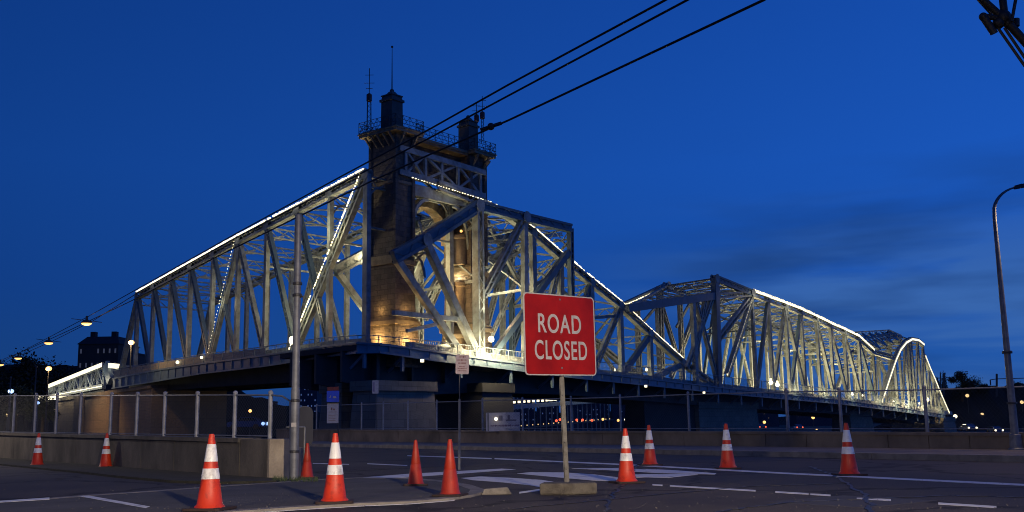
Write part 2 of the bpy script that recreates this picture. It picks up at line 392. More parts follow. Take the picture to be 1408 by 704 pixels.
# quay face of the near bank
g = MB(); g.hexa([A_+V((0,0,-5)), B_+V((0,0,-5)), B_+nRoad*.25+V((0,0,-5)), A_+nRoad*.25+V((0,0,-5)), A_+V((0,0,-.01)), B_+V((0,0,-.01)), B_+nRoad*.25+V((0,0,-.01)), A_+nRoad*.25+V((0,0,-.01))])
struct(g.build('embankment', M['conc']))
# river sidewalk with kerb
g = MB()
for i in range(60):
    a, b = -40+i*4, -36+i*4-.015
    g.hexa([cl(a,0,-.02),cl(b,0,-.02),cl(b,.28,-.02),cl(a,.28,-.02),cl(a,.02,.15),cl(b,.02,.15),cl(b,.28,.15),cl(a,.28,.15)])
struct(g.build('river_kerb', M['kerb']))
g = MB(); g.hexa([cl(-60,.29,-.02),cl(300,.29,-.02),cl(300,WALLOFF+.55,-.02),cl(-60,WALLOFF+.55,-.02),cl(-60,.29,.146),cl(300,.29,.146),cl(300,WALLOFF+.55,.146),cl(-60,WALLOFF+.55,.146)])
M['walk2'] = mat('river_walk', (.17,.15,.135), .9, c2=(.11,.095,.085), scale=.9, detail=12)
struct(g.build('river_sidewalk', M['walk2']))
# near corner island with raised kerb
isl = [(395,661.5),(440,658.5),(492,656.3),(560,656.8),(615,660.8),(648,666.5),(666,672.5),(664,676.5),(648,680.5),(617,685),(560,689.3),(492,692),(400,697.5),(300,704.5),(200,712),(-30,716),(-30,691),(68,684.5),(110,681),(200,675),(290,668.5),(360,664)]
IH = .035
ip = [G(x, y, IH) for x, y in isl]
def inset(pts, d):
    n = len(pts); out_ = []
    c = sum(pts, V((0,0,0)))/n
    A = sum(pts[i].x*pts[(i+1) % n].y-pts[(i+1) % n].x*pts[i].y for i in range(n)); sg = 1 if A > 0 else -1
    for i in range(n):
        e = (pts[(i+1) % n]-pts[i-1]); nn = V((-e.y, e.x, 0)).normalized()*sg
        out_.append(pts[i]+nn*d)
    return out_
inn = inset(ip, .22)
g = MB(); n_ = len(ip)
for i in range(n_):
    j = (i+1) % n_
    a, b, c, d = ip[i], ip[j], inn[j], inn[i]
    g.hexa([V((p.x,p.y,-.02)) for p in (a,b,c,d)]+[V((p.x,p.y,IH)) for p in (a,b,c,d)])
struct(g.build('corner_kerb', M['kerb']))
g = MB(); g.prism([(p.x,p.y) for p in inn], -.02, IH-.003); struct(g.build('corner_sidewalk', M['walk']))
# verge strip under the left parapet
vg = [(0,631),(60,636),(120,640.5),(160,644),(240,650),(310,656),(368,660),(392,661.5),(380,664.5),(300,666),(235,664),(160,657),(110,651),(50,645),(0,640)]
g = MB(); g.prism([tuple(G(x, y)[:2]) for x, y in vg], -.02, .05); struct(g.build('verge', M['verge']))

def marks(polys, name='road_marking', z=.004):
    g = MB()
    for p in polys: g.prism([tuple(G(x, y, z)[:2]) for x, y in p], z-.003, z)
    struct(g.build(name, M['paint']))
def lin(x0, y0, x1, y1, w0, w1=None):
    w1 = w1 or w0; return [(x0, y0-w0/2), (x1, y1-w1/2), (x1, y1+w1/2), (x0, y0+w0/2)]
marks([[(488,657.2),(560,651.5),(630,647.6),(690,644.3),(709,645.3),(640,650.6),(560,656.2),(500,659)]], 'crossing_stripe')
marks([[(711,651),(730,649),(775,649.5),(815,652),(850,656.3),(852,661.5),(815,660.5),(765,656)]], 'crossing_stripe')
marks([[(634,657.2),(660,655),(700,656.8),(745,659.8),(772,664),(776,668),(765,671),(748,670.8),(728,667),(690,663),(650,660)]], 'crossing_stripe')
marks([[(786,644),(851,643.4),(920,646),(985,650.6),(983,652.2),(900,650),(851,647)]], 'crossing_stripe')
marks([[(872,652),(935,651.5),(960,652.3),(920,656.6),(875,656.3)]], 'crossing_stripe')
marks([lin(680,630.5,850,638.3,1.4,1.6), lin(850,638.3,1080,650.6,1.6,1.9), lin(1080,650.6,1408,666.5,1.9,2.4), lin(560,626.5,676,630.4,1.0,1.3)], 'lane_line')
marks([lin(714,677.3,768,669.8,2.2)], 'lane_line')
marks([lin(897,666.3,911,667.2,1.7), lin(921,667.8,1039,674.6,1.9), lin(1066,676.2,1112,679,2), lin(1114,679.2,1142,681,2), lin(1178,685.2,1225,687.4,2.4), lin(1290,692,1370,697,2.6)], 'dashed_line')
marks([lin(0,689.6,68,685.2,2.2,2.6)], 'lane_line', IH+.004)
marks([[(108,682),(122,681.3),(206,696.3),(200,698.3)]], 'lane_line', IH+.004)
marks([lin(505,637.5,560,640,1,1), lin(430,637,480,638.4,.9,.9)], 'dashed_line')
# line painted along the corner (close beside the kerb)
marks([lin(320,706,400,700.2,2.8), lin(400,700.2,492,694.8,2.8,2.6), lin(492,694.8,560,692,2.6,2.4), lin(560,692,625,687.2,2.4,2.2)], 'edge_line')

M['tar'] = mat('tar', (.018,.017,.017), .5)
def seam(pts_, w):
    g = MB(); random.seed(len(pts_)+int(pts_[0][0]))
    q = []
    for (a, b) in zip(pts_[:-1], pts_[1:]):
        A1, B1 = G(*a, .006), G(*b, .006)
        for i in range(14): q.append(A1.lerp(B1, i/14)+V((random.uniform(-.05,.05), random.uniform(-.05,.05), 0)))
    for a, b in zip(q[:-1], q[1:]): g.beam(a, b, w*random.uniform(.6,1.3), .004, (0,0,1))
    struct(g.build('tar_seam', M['tar']))
seam([(700,700),(860,684),(1040,668),(1180,664)], .05); seam([(980,704),(1090,690),(1300,681),(1420,684)], .06); seam([(440,650),(620,640),(760,637),(900,646)], .07)
seam([(830,704),(842,680),(858,664),(868,650),(880,636)], .05); seam([(1200,704),(1190,680),(1150,655),(1110,640)], .06)
pt2 = [G(x, y, .003) for x, y in ((1050,690),(1190,698),(1290,688),(1160,681))]
g = MB(); g.prism([(p.x,p.y) for p in pt2], 0, .0028); struct(g.build('road_patch', mat('patch_asphalt', (.05,.045,.043), .75)))
# ------------------------------------------------------------------ low parapet and fence on the river side
def wallseg(name, pts, thick, nrm, m, label, cap=.09, joint=None):
    """pts: list of (base V, top z). solid wall following pts."""
    t = thing(name, label, 'wall', pts[0][0])
    g = MB(); c = MB()
    for (a, za), (b, zb) in zip(pts[:-1], pts[1:]):
        n = V(nrm)*thick
        dd = (b-a).normalized()*.012
        g.hexa([V((a.x,a.y,-.02))+dd, V((b.x,b.y,-.02))-dd, V((b.x,b.y,-.02))-dd+n, V((a.x,a.y,-.02))+dd+n,
                V((a.x,a.y,za-cap))+dd, V((b.x,b.y,zb-cap))-dd, V((b.x,b.y,zb-cap))-dd+n, V((a.x,a.y,za-cap))+dd+n])
        e = V(nrm)*.05
        c.hexa([V((a.x,a.y,za-cap))-e, V((b.x,b.y,zb-cap))-e, V((b.x,b.y,zb-cap))+n+e, V((a.x,a.y,za-cap))+n+e,
                V((a.x,a.y,za))-e, V((b.x,b.y,zb))-e, V((b.x,b.y,zb))+n+e, V((a.x,a.y,za))+n+e])
    g.build('wall_body', m, t); c.build('coping', m, t)
    return t
def wallface(off): return (cl(0, off), dRoad)
WP = (cl(0, WALLOFF), dRoad)
def wtop(x): return interp(x, [380,430,700,1080,1408,1500], [589.6,590.3,592.3,593.3,595,596])
pts = []
for x in list(range(380, 1500, 56)):
    p = P(WP, x, wtop(x)); pts.append((V((p.x,p.y,0)), p.z))
M['conc2'] = mat('parapet_concrete', (.25,.20,.15), .85, c2=(.11,.09,.07), scale=1.2, detail=12, bump=.4, bscale=20, vscale=(.7,.7,.5), lo=.33, hi=.66)
wall_r = wallseg('parapet_wall', pts, .35, nRoad, M['conc2'], 'long low concrete parapet with fence behind the road, under the bridge')
FP = (cl(0, WALLOFF+.18), dRoad)
def ftop(x): return interp(x, [430,600,719,854,948,1051,1229,1408,1480], [557,551.5,548,544.5,540.5,537,535,529,526])
def chain(mb, a0, a1, b0, b1, step, r=.0025):
    """chain link between bottom a0-a1 and top b0-b1"""
    ln = (a1-a0).length; n = int(ln/step); h = ((b0-a0).length+(b1-a1).length)/2; k = h/ln
    for sgn in (1, -1):
        for i in range(-int(n*k)-1, n+int(n*k)+1):
            s0 = i/n; s1 = s0 + sgn*k; v0, v1 = 0., 1.
            def cut(s, v, so_, vo_):
                if s < 0: v += (0-s)/(so_-s)*(vo_-v); s = 0
                elif s > 1: v += (1-s)/(so_-s)*(vo_-v); s = 1
                return s, v
            if max(s0, s1) <= 0 or min(s0, s1) >= 1: continue
            c0 = cut(s0, v0, s1, v1); c1 = cut(s1, v1, s0, v0)
            q = lambda s, v: (a0.lerp(a1, s)).lerp(b0.lerp(b1, s), v)
            mb.tube([q(*c0), q(*c1)], r, 3, cap=False)
xs_posts = [435, 497, 527, 561, 600.6, 663.6, 719, 786, 854, 948, 1084, 1157.6, 1275.5, 1395, 1480]
fr = thing('chain_link_fence', 'long chain link fence with grey posts along the river side parapet', 'fence', P(FP, 435, 590))
posts3 = []
for x in xs_posts:
    xx = x + (0)
    b = P(FP, xx, wtop(xx)+1); q = P(FP, xx, ftop(xx)); q = V((b.x, b.y, q.z)); posts3.append((b, q))
    g = MB(); rr = .045 if x < 1000 else .055
    g.tube([b, q], rr, 8); g.sphere(q+V((0,0,.02)), rr*1.15, 8); g.build('post', M['fpost'], fr, smooth=True)
tr = MB(); ms = MB()
for (b0, q0), (b1, q1) in zip(posts3[:-1], posts3[1:]):
    tr.tube([q0-V((0,0,.05)), q1-V((0,0,.05))], .024, 6)
    tr.tube([b0+V((0,0,.12)), b1+V((0,0,.12))], .012, 4)
    chain(ms, b0+V((0,0,.05)), b1+V((0,0,.05)), q0-V((0,0,.05)), q1-V((0,0,.05)), .12, .0022)
tr.build('rail', M['fpost'], fr); ms.build('wire_mesh', M['mesh'], fr)

# ------------------------------------------------------------------ left concrete parapet with end blocks and its fence
LW = (flat(G(368, 660)), (flat(G(0, 631))-flat(G(368, 660))).normalized())
nLW = V((-LW[1].y, LW[1].x, 0));
if nLW.y < 0: nLW = -nLW
pts = []
for x in (368, 330, 285, 240, 195, 150, 105, 60, 20, -15):
    p = P(LW, x, interp(x, [-15,0,368], [594.5,595,603.3])); pts.append((V((p.x,p.y,0)), p.z))
wall_l = wallseg('concrete_barrier', pts[1:], .45, nLW, M['conc'], 'jointed concrete barrier wall behind the two small cones on the left')
e0, zt0 = pts[0]
g = MB(); u = -LW[1]
a = pts[1][0] + u*.012; b = e0
g.hexa([V((q.x,q.y,-.02)) for q in (a, b, b+nLW*.45, a+nLW*.45)]+[V((q.x,q.y,z)) for q, z in ((a,pts[1][1]-.02),(b,zt0),(b+nLW*.45,zt0),(a+nLW*.45,pts[1][1]-.02))])
g.build('end_block', M['conc'], wall_l, bevel=.02)
g = MB()
g.hexa([V((q.x,q.y,-.02)) for q in (b+u*.003, b+u*.10, b+u*.10+nLW*.45, b+u*.003+nLW*.45)]+[V((q.x,q.y,zt0-.005)) for q in (b+u*.003, b+u*.10, b+u*.10+nLW*.45, b+u*.003+nLW*.45)])
o = g.build('end_face', M['concl'], wall_l, bevel=.015); o['label'] = 'end face with its lit tone put into the colour'  # side that catches the light: brightness put into a paler concrete slab
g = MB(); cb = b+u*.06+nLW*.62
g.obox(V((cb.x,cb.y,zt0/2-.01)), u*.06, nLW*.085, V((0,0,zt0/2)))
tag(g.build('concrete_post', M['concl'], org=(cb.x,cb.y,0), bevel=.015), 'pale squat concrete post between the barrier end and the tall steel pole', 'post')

FL = (LW[0]+nLW*.22, LW[1])
xsl = [-20, 17.5, 47, 76, 109, 151, 187, 225, 270, 322, 371]
fl = thing('chain_link_fence', 'short chain link fence on top of the left concrete barrier wall', 'fence', P(FL, 371, 602))
pp = []
for x in xsl:
    b = P(FL, x, interp(x, [-20,0,371], [595,595.5,603])); q = P(FL, x, interp(x, [-20,0,371], [544,543,540])); q = V((b.x,b.y,q.z)); pp.append((b, q))
    g = MB(); g.tube([b, q], .048, 8); g.sphere(q, .054, 8); g.build('post', M['fpost'], fl, smooth=True)
endb, endq = P(FL, 399, 604), P(FL, 399, 548)
g = MB(); ms = MB()
for (b0, q0), (b1, q1) in zip(pp[:-1], pp[1:]):
    g.tube([q0-V((0,0,.05)), q1-V((0,0,.05))], .02, 6); g.tube([b0+V((0,0,.05)), b1+V((0,0,.05))], .015, 5)
    chain(ms, b0+V((0,0,.06)), b1+V((0,0,.06)), q0-V((0,0,.06)), q1-V((0,0,.06)), .085, .0016)
bL, qL = pp[-1]
endb = V((endb.x,endb.y,bL.z)); endq = V((endq.x,endq.y,qL.z-.08))
g.tube([qL-V((0,0,.05)), qL.lerp(endq,.6)-V((0,0,.04)), endq-V((0,0,.12)), endb.lerp(endq,.6), endb], .02, 6)
chain(ms, bL+V((0,0,.05)), endb, qL-V((0,0,.06)), endq-V((0,0,.08)), .085, .0016)
g.build('rail', M['galv'], fl); ms.build('wire_mesh', M['mesh'], fl)

# ------------------------------------------------------------------ THE BRIDGE
broot = thing('steel_bridge', 'big blue grey steel truss bridge with lit cream chords behind the stone tower', 'bridge', (C0.x, C0.y, 0))
# deck slab
def quad_prism(g, a, b, c, d, z, th):
    # a,b,c,d plan points with own z in list
    pts_ = [a, b, c, d]
    g.hexa([V((p.x,p.y,zz-th)) for p, zz in zip(pts_, z)]+[V((p.x,p.y,zz)) for p, zz in zip(pts_, z)])
g = MB()
for i in range(5):
    a, b = EP[i], EP[i+1]; ia = a[0]+nLF*0
    w = dR*(WL+4.5)
    quad_prism(g, a[0]+dR*.15, b[0]+dR*.15, b[0]+w, a[0]+w, (a[2].z-.12, b[2].z-.12, b[2].z-.12, a[2].z-.12), .5)
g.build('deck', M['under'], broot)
g = MB()
for i in range(5, len(EP)-1):
    a, b = EP[i], EP[i+1]; w = dL*(WR+4)
    quad_prism(g, a[0]+dL*.15, b[0]+dL*.15, b[0]+w, a[0]+w, (a[2].z-.123, b[2].z-.123, b[2].z-.123, a[2].z-.123), .5)
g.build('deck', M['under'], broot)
# fascia girder (edge beam with top and bottom lips)
g = MB()
for a, b in zip(EP[:-1], EP[1:]):
    n = V((0,0,1)).cross((b[0]-a[0]).normalized())
    pa, pb = flat(a[0]), flat(b[0])
    def Z(p, z): return V((p.x, p.y, z))
    g.hexa([Z(pa,a[1].z),Z(pb,b[1].z),Z(pb,b[1].z)+n*.12,Z(pa,a[1].z)+n*.12,Z(pa,a[2].z),Z(pb,b[2].z),Z(pb,b[2].z)+n*.12,Z(pa,a[2].z)+n*.12])
    for k in (1, 2):
        z0, z1 = a[k].z, b[k].z; s_ = .09
        g.hexa([Z(pa,z0-s_)-n*.16,Z(pb,z1-s_)-n*.16,Z(pb,z1-s_)+n*.03,Z(pa,z0-s_)+n*.03,Z(pa,z0+s_)-n*.16,Z(pb,z1+s_)-n*.16,Z(pb,z1+s_)+n*.03,Z(pa,z0+s_)+n*.03])
    ln = (pb-pa).length; m_ = max(1, int(ln/2.2))
    for i in range(m_):
        t_ = (i+.5)/m_; q = pa.lerp(pb, t_); zb = a[1].z+(b[1].z-a[1].z)*t_; zt_ = a[2].z+(b[2].z-a[2].z)*t_
        g.beam(Z(q,zb)-n*.05, Z(q,zt_)-n*.05, .10, .12, n)
fas = g.build('fascia', M['fascia'], broot)
# hanging brackets under the fascia (spaced ribs) and deep inner girders
g = MB()
for a, b in zip(EP[5:-1], EP[6:]):
    pa, pb = flat(a[0]), flat(b[0]); ln = (pb-pa).length; m_ = max(1, round(ln/7))
    for i in range(m_):
        t_ = (i+.4)/m_; q = pa.lerp(pb, t_)+dL*.2; zb = a[1].z+(b[1].z-a[1].z)*t_
        g = MB(); g.beam(V((q.x,q.y,zb+.1)), V((q.x,q.y,zb-1.5)), .3, .25, nRF)
        g.beam(V((q.x,q.y,zb-.1)), V((q.x,q.y,zb-1.4))+dL*2.4, .25, .25, nRF); g.build('bracket', M['fascia'], broot)
for k, off in ((0, 2.6), (1, 7.5), (2, 12.5)):
    g = MB()
    for i in range(5):
        a, b = EP[i], EP[i+1]
        dp = [2.3, 2.6, 2.8, 3.0, 3.3, 3.6]
        pa, pb = flat(a[0])+dR*(off-dR.dot(dL)*0), flat(b[0])+dR*off
        e = dR*.4
        g.hexa([V((pa.x,pa.y,a[2].z-dp[i])),V((pb.x,pb.y,b[2].z-dp[i+1])),V((pb.x,pb.y,b[2].z-dp[i+1]))+e,V((pa.x,pa.y,a[2].z-dp[i]))+e,
                V((pa.x,pa.y,a[2].z-.63)),V((pb.x,pb.y,b[2].z-.63)),V((pb.x,pb.y,b[2].z-.63))+e,V((pa.x,pa.y,a[2].z-.63))+e])
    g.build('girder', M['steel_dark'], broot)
    g = MB()
    for i in range(5, len(EP)-1):
        a, b = EP[i], EP[i+1]
        def dpp(i): return interp(i, [5,7,8,9,11,14], [3.6,4.3,3.4,2.8,2.6,2.2])
        pa, pb = flat(a[0])+dL*off, flat(b[0])+dL*off; e = dL*.4
        g.hexa([V((pa.x,pa.y,a[2].z-dpp(i))),V((pb.x,pb.y,b[2].z-dpp(i+1))),V((pb.x,pb.y,b[2].z-dpp(i+1)))+e,V((pa.x,pa.y,a[2].z-dpp(i)))+e,
                V((pa.x,pa.y,a[2].z-.635)),V((pb.x,pb.y,b[2].z-.635)),V((pb.x,pb.y,b[2].z-.635))+e,V((pa.x,pa.y,a[2].z-.635))+e])
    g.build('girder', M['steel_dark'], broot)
# railings on the deck edge
def railing(sl, post_gap, name, pm=None):
    g = MB(); pm_ = MB()
    for a, b in zip(EP[sl[0]:sl[1]], EP[sl[0]+1:sl[1]+1]):
        n = V((0,0,1)).cross((b[0]-a[0]).normalized())*.06
        pa, pb = flat(a[0])+n, flat(b[0])+n; ha, hb = a[3].z-a[2].z, b[3].z-b[2].z
        q = lambda t, f: V((pa.x+(pb.x-pa.x)*t, pa.y+(pb.y-pa.y)*t, a[2].z+(b[2].z-a[2].z)*t+(ha+(hb-ha)*t)*f))
        for f, r in ((1, .05), (.14, .03), (.55, .02)): g.tube([q(0,f), q(1,f)], r, 5)
        ln = (pb-pa).length; m_ = max(1, round(ln/post_gap))
        for i in range(m_): g.beam(q(i/m_,0), q(i/m_,1.0), .07, .09, n)
        bars = int(ln/.28)
        for i in range(bars): g.beam(q((i+.5)/bars,.14), q((i+.5)/bars,1.0), .022, .022, n)
        if pm is not None:
            pm_.hexa([q(0,.05),q(1,.05),q(1,.05)+n*1.2,q(0,.05)+n*1.2,q(0,.86),q(1,.86),q(1,.86)+n*1.2,q(0,.86)+n*1.2])
    r = g.build('railing', M['rail'], broot)
    if pm is not None: pm_.build('panel', pm, r)
railing((0, 3), 2.6, 'r', M['panelrail'])
railing((3, 14), 2.6, 'r')

# --- trusses
PLATE = .9
def node_plate(gl, p, n, s=.75, t=.62):
    s *= .72; g = MB(); gl.append(g)
    u_ = V((0,0,1)); q = n.cross(u_)
    for k in (-1, 1):
        c = p+n*k*t/2
        pts_ = [c+q*s*math.cos(a)+u_*s*math.sin(a) for a in [PI/8+PI/4*i for i in range(8)]]
        b = len(g.v); g.v += [x-n*.02 for x in pts_]+[x+n*.02 for x in pts_]
        g.f.append(tuple(b+i for i in range(8))); g.m.append(0); g.f.append(tuple(b+8+i for i in reversed(range(8)))); g.m.append(0)
        for i in range(8): g.f.append((b+i, b+8+i, b+8+(i+1) % 8, b+(i+1) % 8)); g.m.append(0)
class Span:
    def __init__(s, n): s.n = n; s.g = [];  s.items = []; s.lat = MB(); s.bead = MB(); s.line = MB()
    def mem(s, kind, a, b, w, h=None, laced=True):
        s.items.append((kind, V(a), V(b), w, h or w*.8, laced))
    def finish(s, lbl=None):
        sp = bpy.data.objects.new('truss_span', None); col.objects.link(sp); sp.parent = broot; sp['_o'] = broot['_o']
        for g in s.g: g.build('gusset_plate', M['steel'], sp)
        for kind, a, b, w, h, lc in s.items:
            g = MB()
            if lc: g.laced(a, b, w, h, s.n)
            else: g.beam(a, b, w, h, s.n)
            if lc and kind == 'top_chord_blue': g.beam(a, b, w*.92, h*.7, s.n)
            g.build(kind[:-5] if kind.endswith('_blue') else kind, M['steelshade'] if kind.endswith('_blue') else M['steel'], sp)
        if s.lat.v: s.lat.build('lateral_bracing', M['steel'], sp)
        if s.bead.v: s.bead.build('light_string', M['led'], sp)['kind'] = 'stuff'
        if s.line.v: s.line.build('light_strip', M['ledsoft'], sp)
        return sp
def beads(g, a, b, gap, size, off):
    a = V(a)+off; b = V(b)+off; n = max(1, int((b-a).length/gap)); d = (b-a).normalized()
    for i in range(n):
        if random.random() < .04: continue
        k_ = random.uniform(.6, 1.15)
        p = a.lerp(b, (i+.5)/n+random.uniform(-.15,.15)/n)
        g.obox(p, d*size*k_*.6, V((0,0,1)).cross(d).normalized()*size*.5*k_, V((0,0,size*.4*k_)))
def cross(g, a, b, c, d, w=.16, t=.14):   # X bracing in quad a-b (front) c-d (rear)
    g.beam(a, d, w, t); g.beam(b, c, w, t)
def strut(g, a, b, deep=1.0, w=.14, k=None):   # laced portal strut between planes
    u_ = V((0,0,deep)); a2, b2 = a-u_, b-u_
    g.beam(a, b, .3, w); g.beam(a2, b2, .3, w)
    m_ = k or 8
    for i in range(m_):
        p, q = a.lerp(b, i/m_), a.lerp(b, (i+1)/m_)
        if i % 2: g.beam(p-u_, q, .09, .09)
        else: g.beam(p, q-u_, .09, .09)
def knee(g, a, b, size=3.2, n=5):          # curved knee braces under strut a-b (both ends)
    d = (b-a).normalized()
    for p, s_ in ((a, 1), (b, -1)):
        pr = None
        for i in range(n+1):
            th = PI/2*i/n
            q = p + d*s_*size*(1-math.cos(th)) - V((0,0,1))*(1.0+size*(1-math.sin(th)))
            if pr is not None: g.beam(pr, q, .22, .16)
            pr = q

# LEFT SPAN
sp = Span(nLF)
def ltop(x): return interp(x, [190,327,505], [403,327.5,235.5])
sx = [190, 212, 236, 263, 294, 329, 368, 410, 455, 505]
topF = [P(LF, x, ltop(x)+4) for x in sx]
def botL(p, off=V((0,0,0))): q = p+off; return V((q.x, q.y, dzL(q)+.3))
botF = [botL(p) for p in topF]
offL = dR*WL
topB = [p+offL for p in topF]; botB = [botL(p, offL) for p in topF]
for i in range(9):
    for T in (topF, topB): sp.mem('top_chord', T[i], T[i+1], .95, .7, True)
    for B in (botF, botB): sp.mem('bottom_chord', B[i], B[i+1], .8, .6, False)
for i in range(10):
    for T, B in ((topF, botF), (topB, botB)):
        sp.mem('post', T[i], B[i], .55 if i < 9 else .8, .5, False)
for T, B in ((topF, botF), (topB, botB)):
    for i in range(0, 8):
        if T is topB and i not in (5,7): continue
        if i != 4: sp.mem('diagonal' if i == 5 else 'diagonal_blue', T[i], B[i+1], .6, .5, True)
    sp.mem('diagonal', T[5], B[4], .62, .5, True)
    sp.mem('diagonal', T[9], B[7], .9, .6, True)
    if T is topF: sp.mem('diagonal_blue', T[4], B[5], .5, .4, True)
eb = P(LF, 165, 512); eb = V((eb.x, eb.y, dzL(eb)+.2))
sp.mem('end_post', topF[0], eb, .75, .6, True); sp.mem('end_post', topB[0], eb+offL, .75, .6, True)
beads(sp.bead, topF[0], eb, .6, .20, -nLF*0-V(nLF)*(-.45 if nLF.y > 0 else .45)+V((-.2,0,.2)))
nf = nLF if nLF.dot(V((0,-1,0))) > 0 else -nLF
# bright strip along outer top of chord
for i in range(9):
    a, b = topF[i], topF[i+1]
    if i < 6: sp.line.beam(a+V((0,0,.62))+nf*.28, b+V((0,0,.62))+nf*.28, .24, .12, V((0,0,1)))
    beads(sp.bead, a, b, .45, .22, V((0,0,.58))+nf*.34)
beads(sp.bead, topF[9], botF[7], .34, .15, nf*.36+V((-.42,0,.1)))
beads(sp.bead, topF[5], botF[4], .45, .07, nf*.34+V((-.28,0,.1)))
beads(sp.bead, topB[0], topB[4], .8, .16, V((0,0,.55)))
beads(sp.bead, topF[9]+nf*.5-V((0,0,3)), topF[9]+nf*.5-V((0,0,14)), 1.0, .16, dL*-.6)
for i in range(10):
    node_plate(sp.g, topF[i], nLF, .85); node_plate(sp.g, topB[i], nLF, .8); node_plate(sp.g, botF[i], nLF, .7)
    strut(sp.lat, topF[i]-V((0,0,.2)), topB[i]-V((0,0,.2)), 1.1)
    if i > 0: knee(sp.lat, topF[i], topB[i], 2.4)
    if i < 9:
        cross(sp.lat, topF[i], topF[i+1], topB[i], topB[i+1])
        for h in ():
            a, b = topF[i].lerp(topF[i+1], h), topB[i].lerp(topB[i+1], h); sp.lat.beam(a, b, .2, .14)
    # sway frame
    hgt = topF[i].z-botF[i].z
    if hgt > 8 and i > 1:
        zz = V((0,0,hgt*.32)); a, b = topF[i]-zz, topB[i]-zz
        if i > 5: sp.lat.beam(a, b, .3, .2)
sp.finish()
# flood lights in the left span
lamps = MB()
for i, pw in ((0,120),(2,220),(4,500),(5,600),(7,1300),(8,1900)):
    p = botF[i].lerp(botB[i], .5)+V((0,0,.9))
    lamp('floodlight', p, pw*1.3, (1,.80,.42), .3, broot, 105, p+V((0,0,5)), .8)
    lamps.obox(p-V((0,0,.35)), V((.22,0,0)), V((0,.22,0)), V((0,0,.12)))
for i, pw in ((3,120),(5,450),(7,1700),(8,2400)):
    lamp('floodlight', botF[i].lerp(topF[i],.62)+offL*.5, pw, (1,.80,.40), .3, broot)  # extra lamps without fixtures, added at mid height to brighten the laterals
# lights washing the chord underside near the tower & bright strip light on outside faces
for i, pw in ((1,35),(3,45),(5,60),(7,70)):
    lamp('chord_light', topF[i]+nf*1.2+V((0,0,1.2)), pw, (1,.85,.5), .3, broot)
lamp('chord_light', topF[9].lerp(botF[7], .30)+nf*2.4+dL*2.0, 600, (1,.84,.46), .3, broot)
lamp('chord_light', topF[9].lerp(botF[7], .75)+nf*2.4+dL*1.5, 520, (1,.84,.46), .3, broot)
lamp('chord_light', topF[5].lerp(botF[4], .5)+nf*1.8+dL*1.0, 230, (1,.84,.46), .3, broot)

# RIGHT SPANS : helper working from pixel specs on the front plane, mirrored to the rear plane
nr = nRF if nRF.y < 0 else -nRF
offR = dL*WR
def deckpt(x, pl=RF, dz=.3):
    p = P(pl, x, 500); return V((p.x, p.y, dzR(p)+dz))
def rp(x, y, pl=None): return P(pl or RFA, x, y)
RFA = shift(RF, nr*0.6)     # portal frame stands a little proud
def both(sp_, kind, a, b, w, h=None, laced=True, rear=True):
    sp_.mem(kind, a, b, w, h, laced)
    if rear:
        sp_.mem(kind, a+offR, b+offR, w*.9, (h or w*.8)*.9, laced)
# -- A : portal frame in front of the tower
sp = Span(nRF)
A = {'s': rp(541,354), 'l': rp(584,330), 'p': rp(657,283), 'm': rp(721,299), 'r': rp(784,314)}
D_ = lambda x: deckpt(x, RFA)
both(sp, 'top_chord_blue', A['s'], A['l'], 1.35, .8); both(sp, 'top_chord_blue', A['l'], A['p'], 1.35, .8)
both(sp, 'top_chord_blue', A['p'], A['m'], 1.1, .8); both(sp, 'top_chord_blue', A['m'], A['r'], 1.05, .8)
both(sp, 'post', A['p'], D_(659), 1.05, .9, True)
both(sp, 'post', A['m'], D_(722), .7, .6, False)
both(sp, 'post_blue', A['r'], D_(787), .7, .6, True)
both(sp, 'diagonal', rp(546,358), D_(634), .75, .6, False)
both(sp, 'diagonal', A['l'], D_(657), .85, .7, False)
both(sp, 'diagonal', A['m'], rp(664,408), .8, .6, True)
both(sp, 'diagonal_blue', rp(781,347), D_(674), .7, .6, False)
both(sp, 'bottom_chord', D_(560), D_(790), .8, .6, False)
sp.mem('strut', rp(541,430), rp(628,439), .5, .5, False)
sp.mem('brace', rp(559,455), rp(600,446), .35, .3, False)
sp.mem('post', rp(579,340)+offR*.35, deckpt(580)+offR*.35, 1.0, .8, True)
sp.mem('post', rp(566,345)+offR*.2, deckpt(566)+offR*.2, .4, .4, False)
# interior crossed frames between planes
prev = None
for k in ('l', 'p', 'm', 'r'):
    a = A[k]; b = a+offR
    strut(sp.lat, a, b, 1.3); knee(sp.lat, a, b, 3.0)
    d0 = V((a.x,a.y,dzR(a)+.3)); d1 = V((b.x,b.y,dzR(b)+.3)); H_ = a.z-d0.z
    m0, m1 = d0.lerp(a, .5), d1.lerp(b, .5)
    sp.lat.beam(m0, m1, .35, .3)
    cross(sp.lat, a-V((0,0,1.4)), m0, b-V((0,0,1.4)), m1, .26, .2)
    if prev:
        pa, pb = prev; cross(sp.lat, pa, a, pb, b, .28, .2); sp.lat.beam(pa.lerp(a,.5), pb.lerp(b,.5), .22, .18)
        for f in (.33, .66): sp.lat.beam(pa.lerp(pb,f), a.lerp(b,f), .18, .16)
    prev = (a, b)
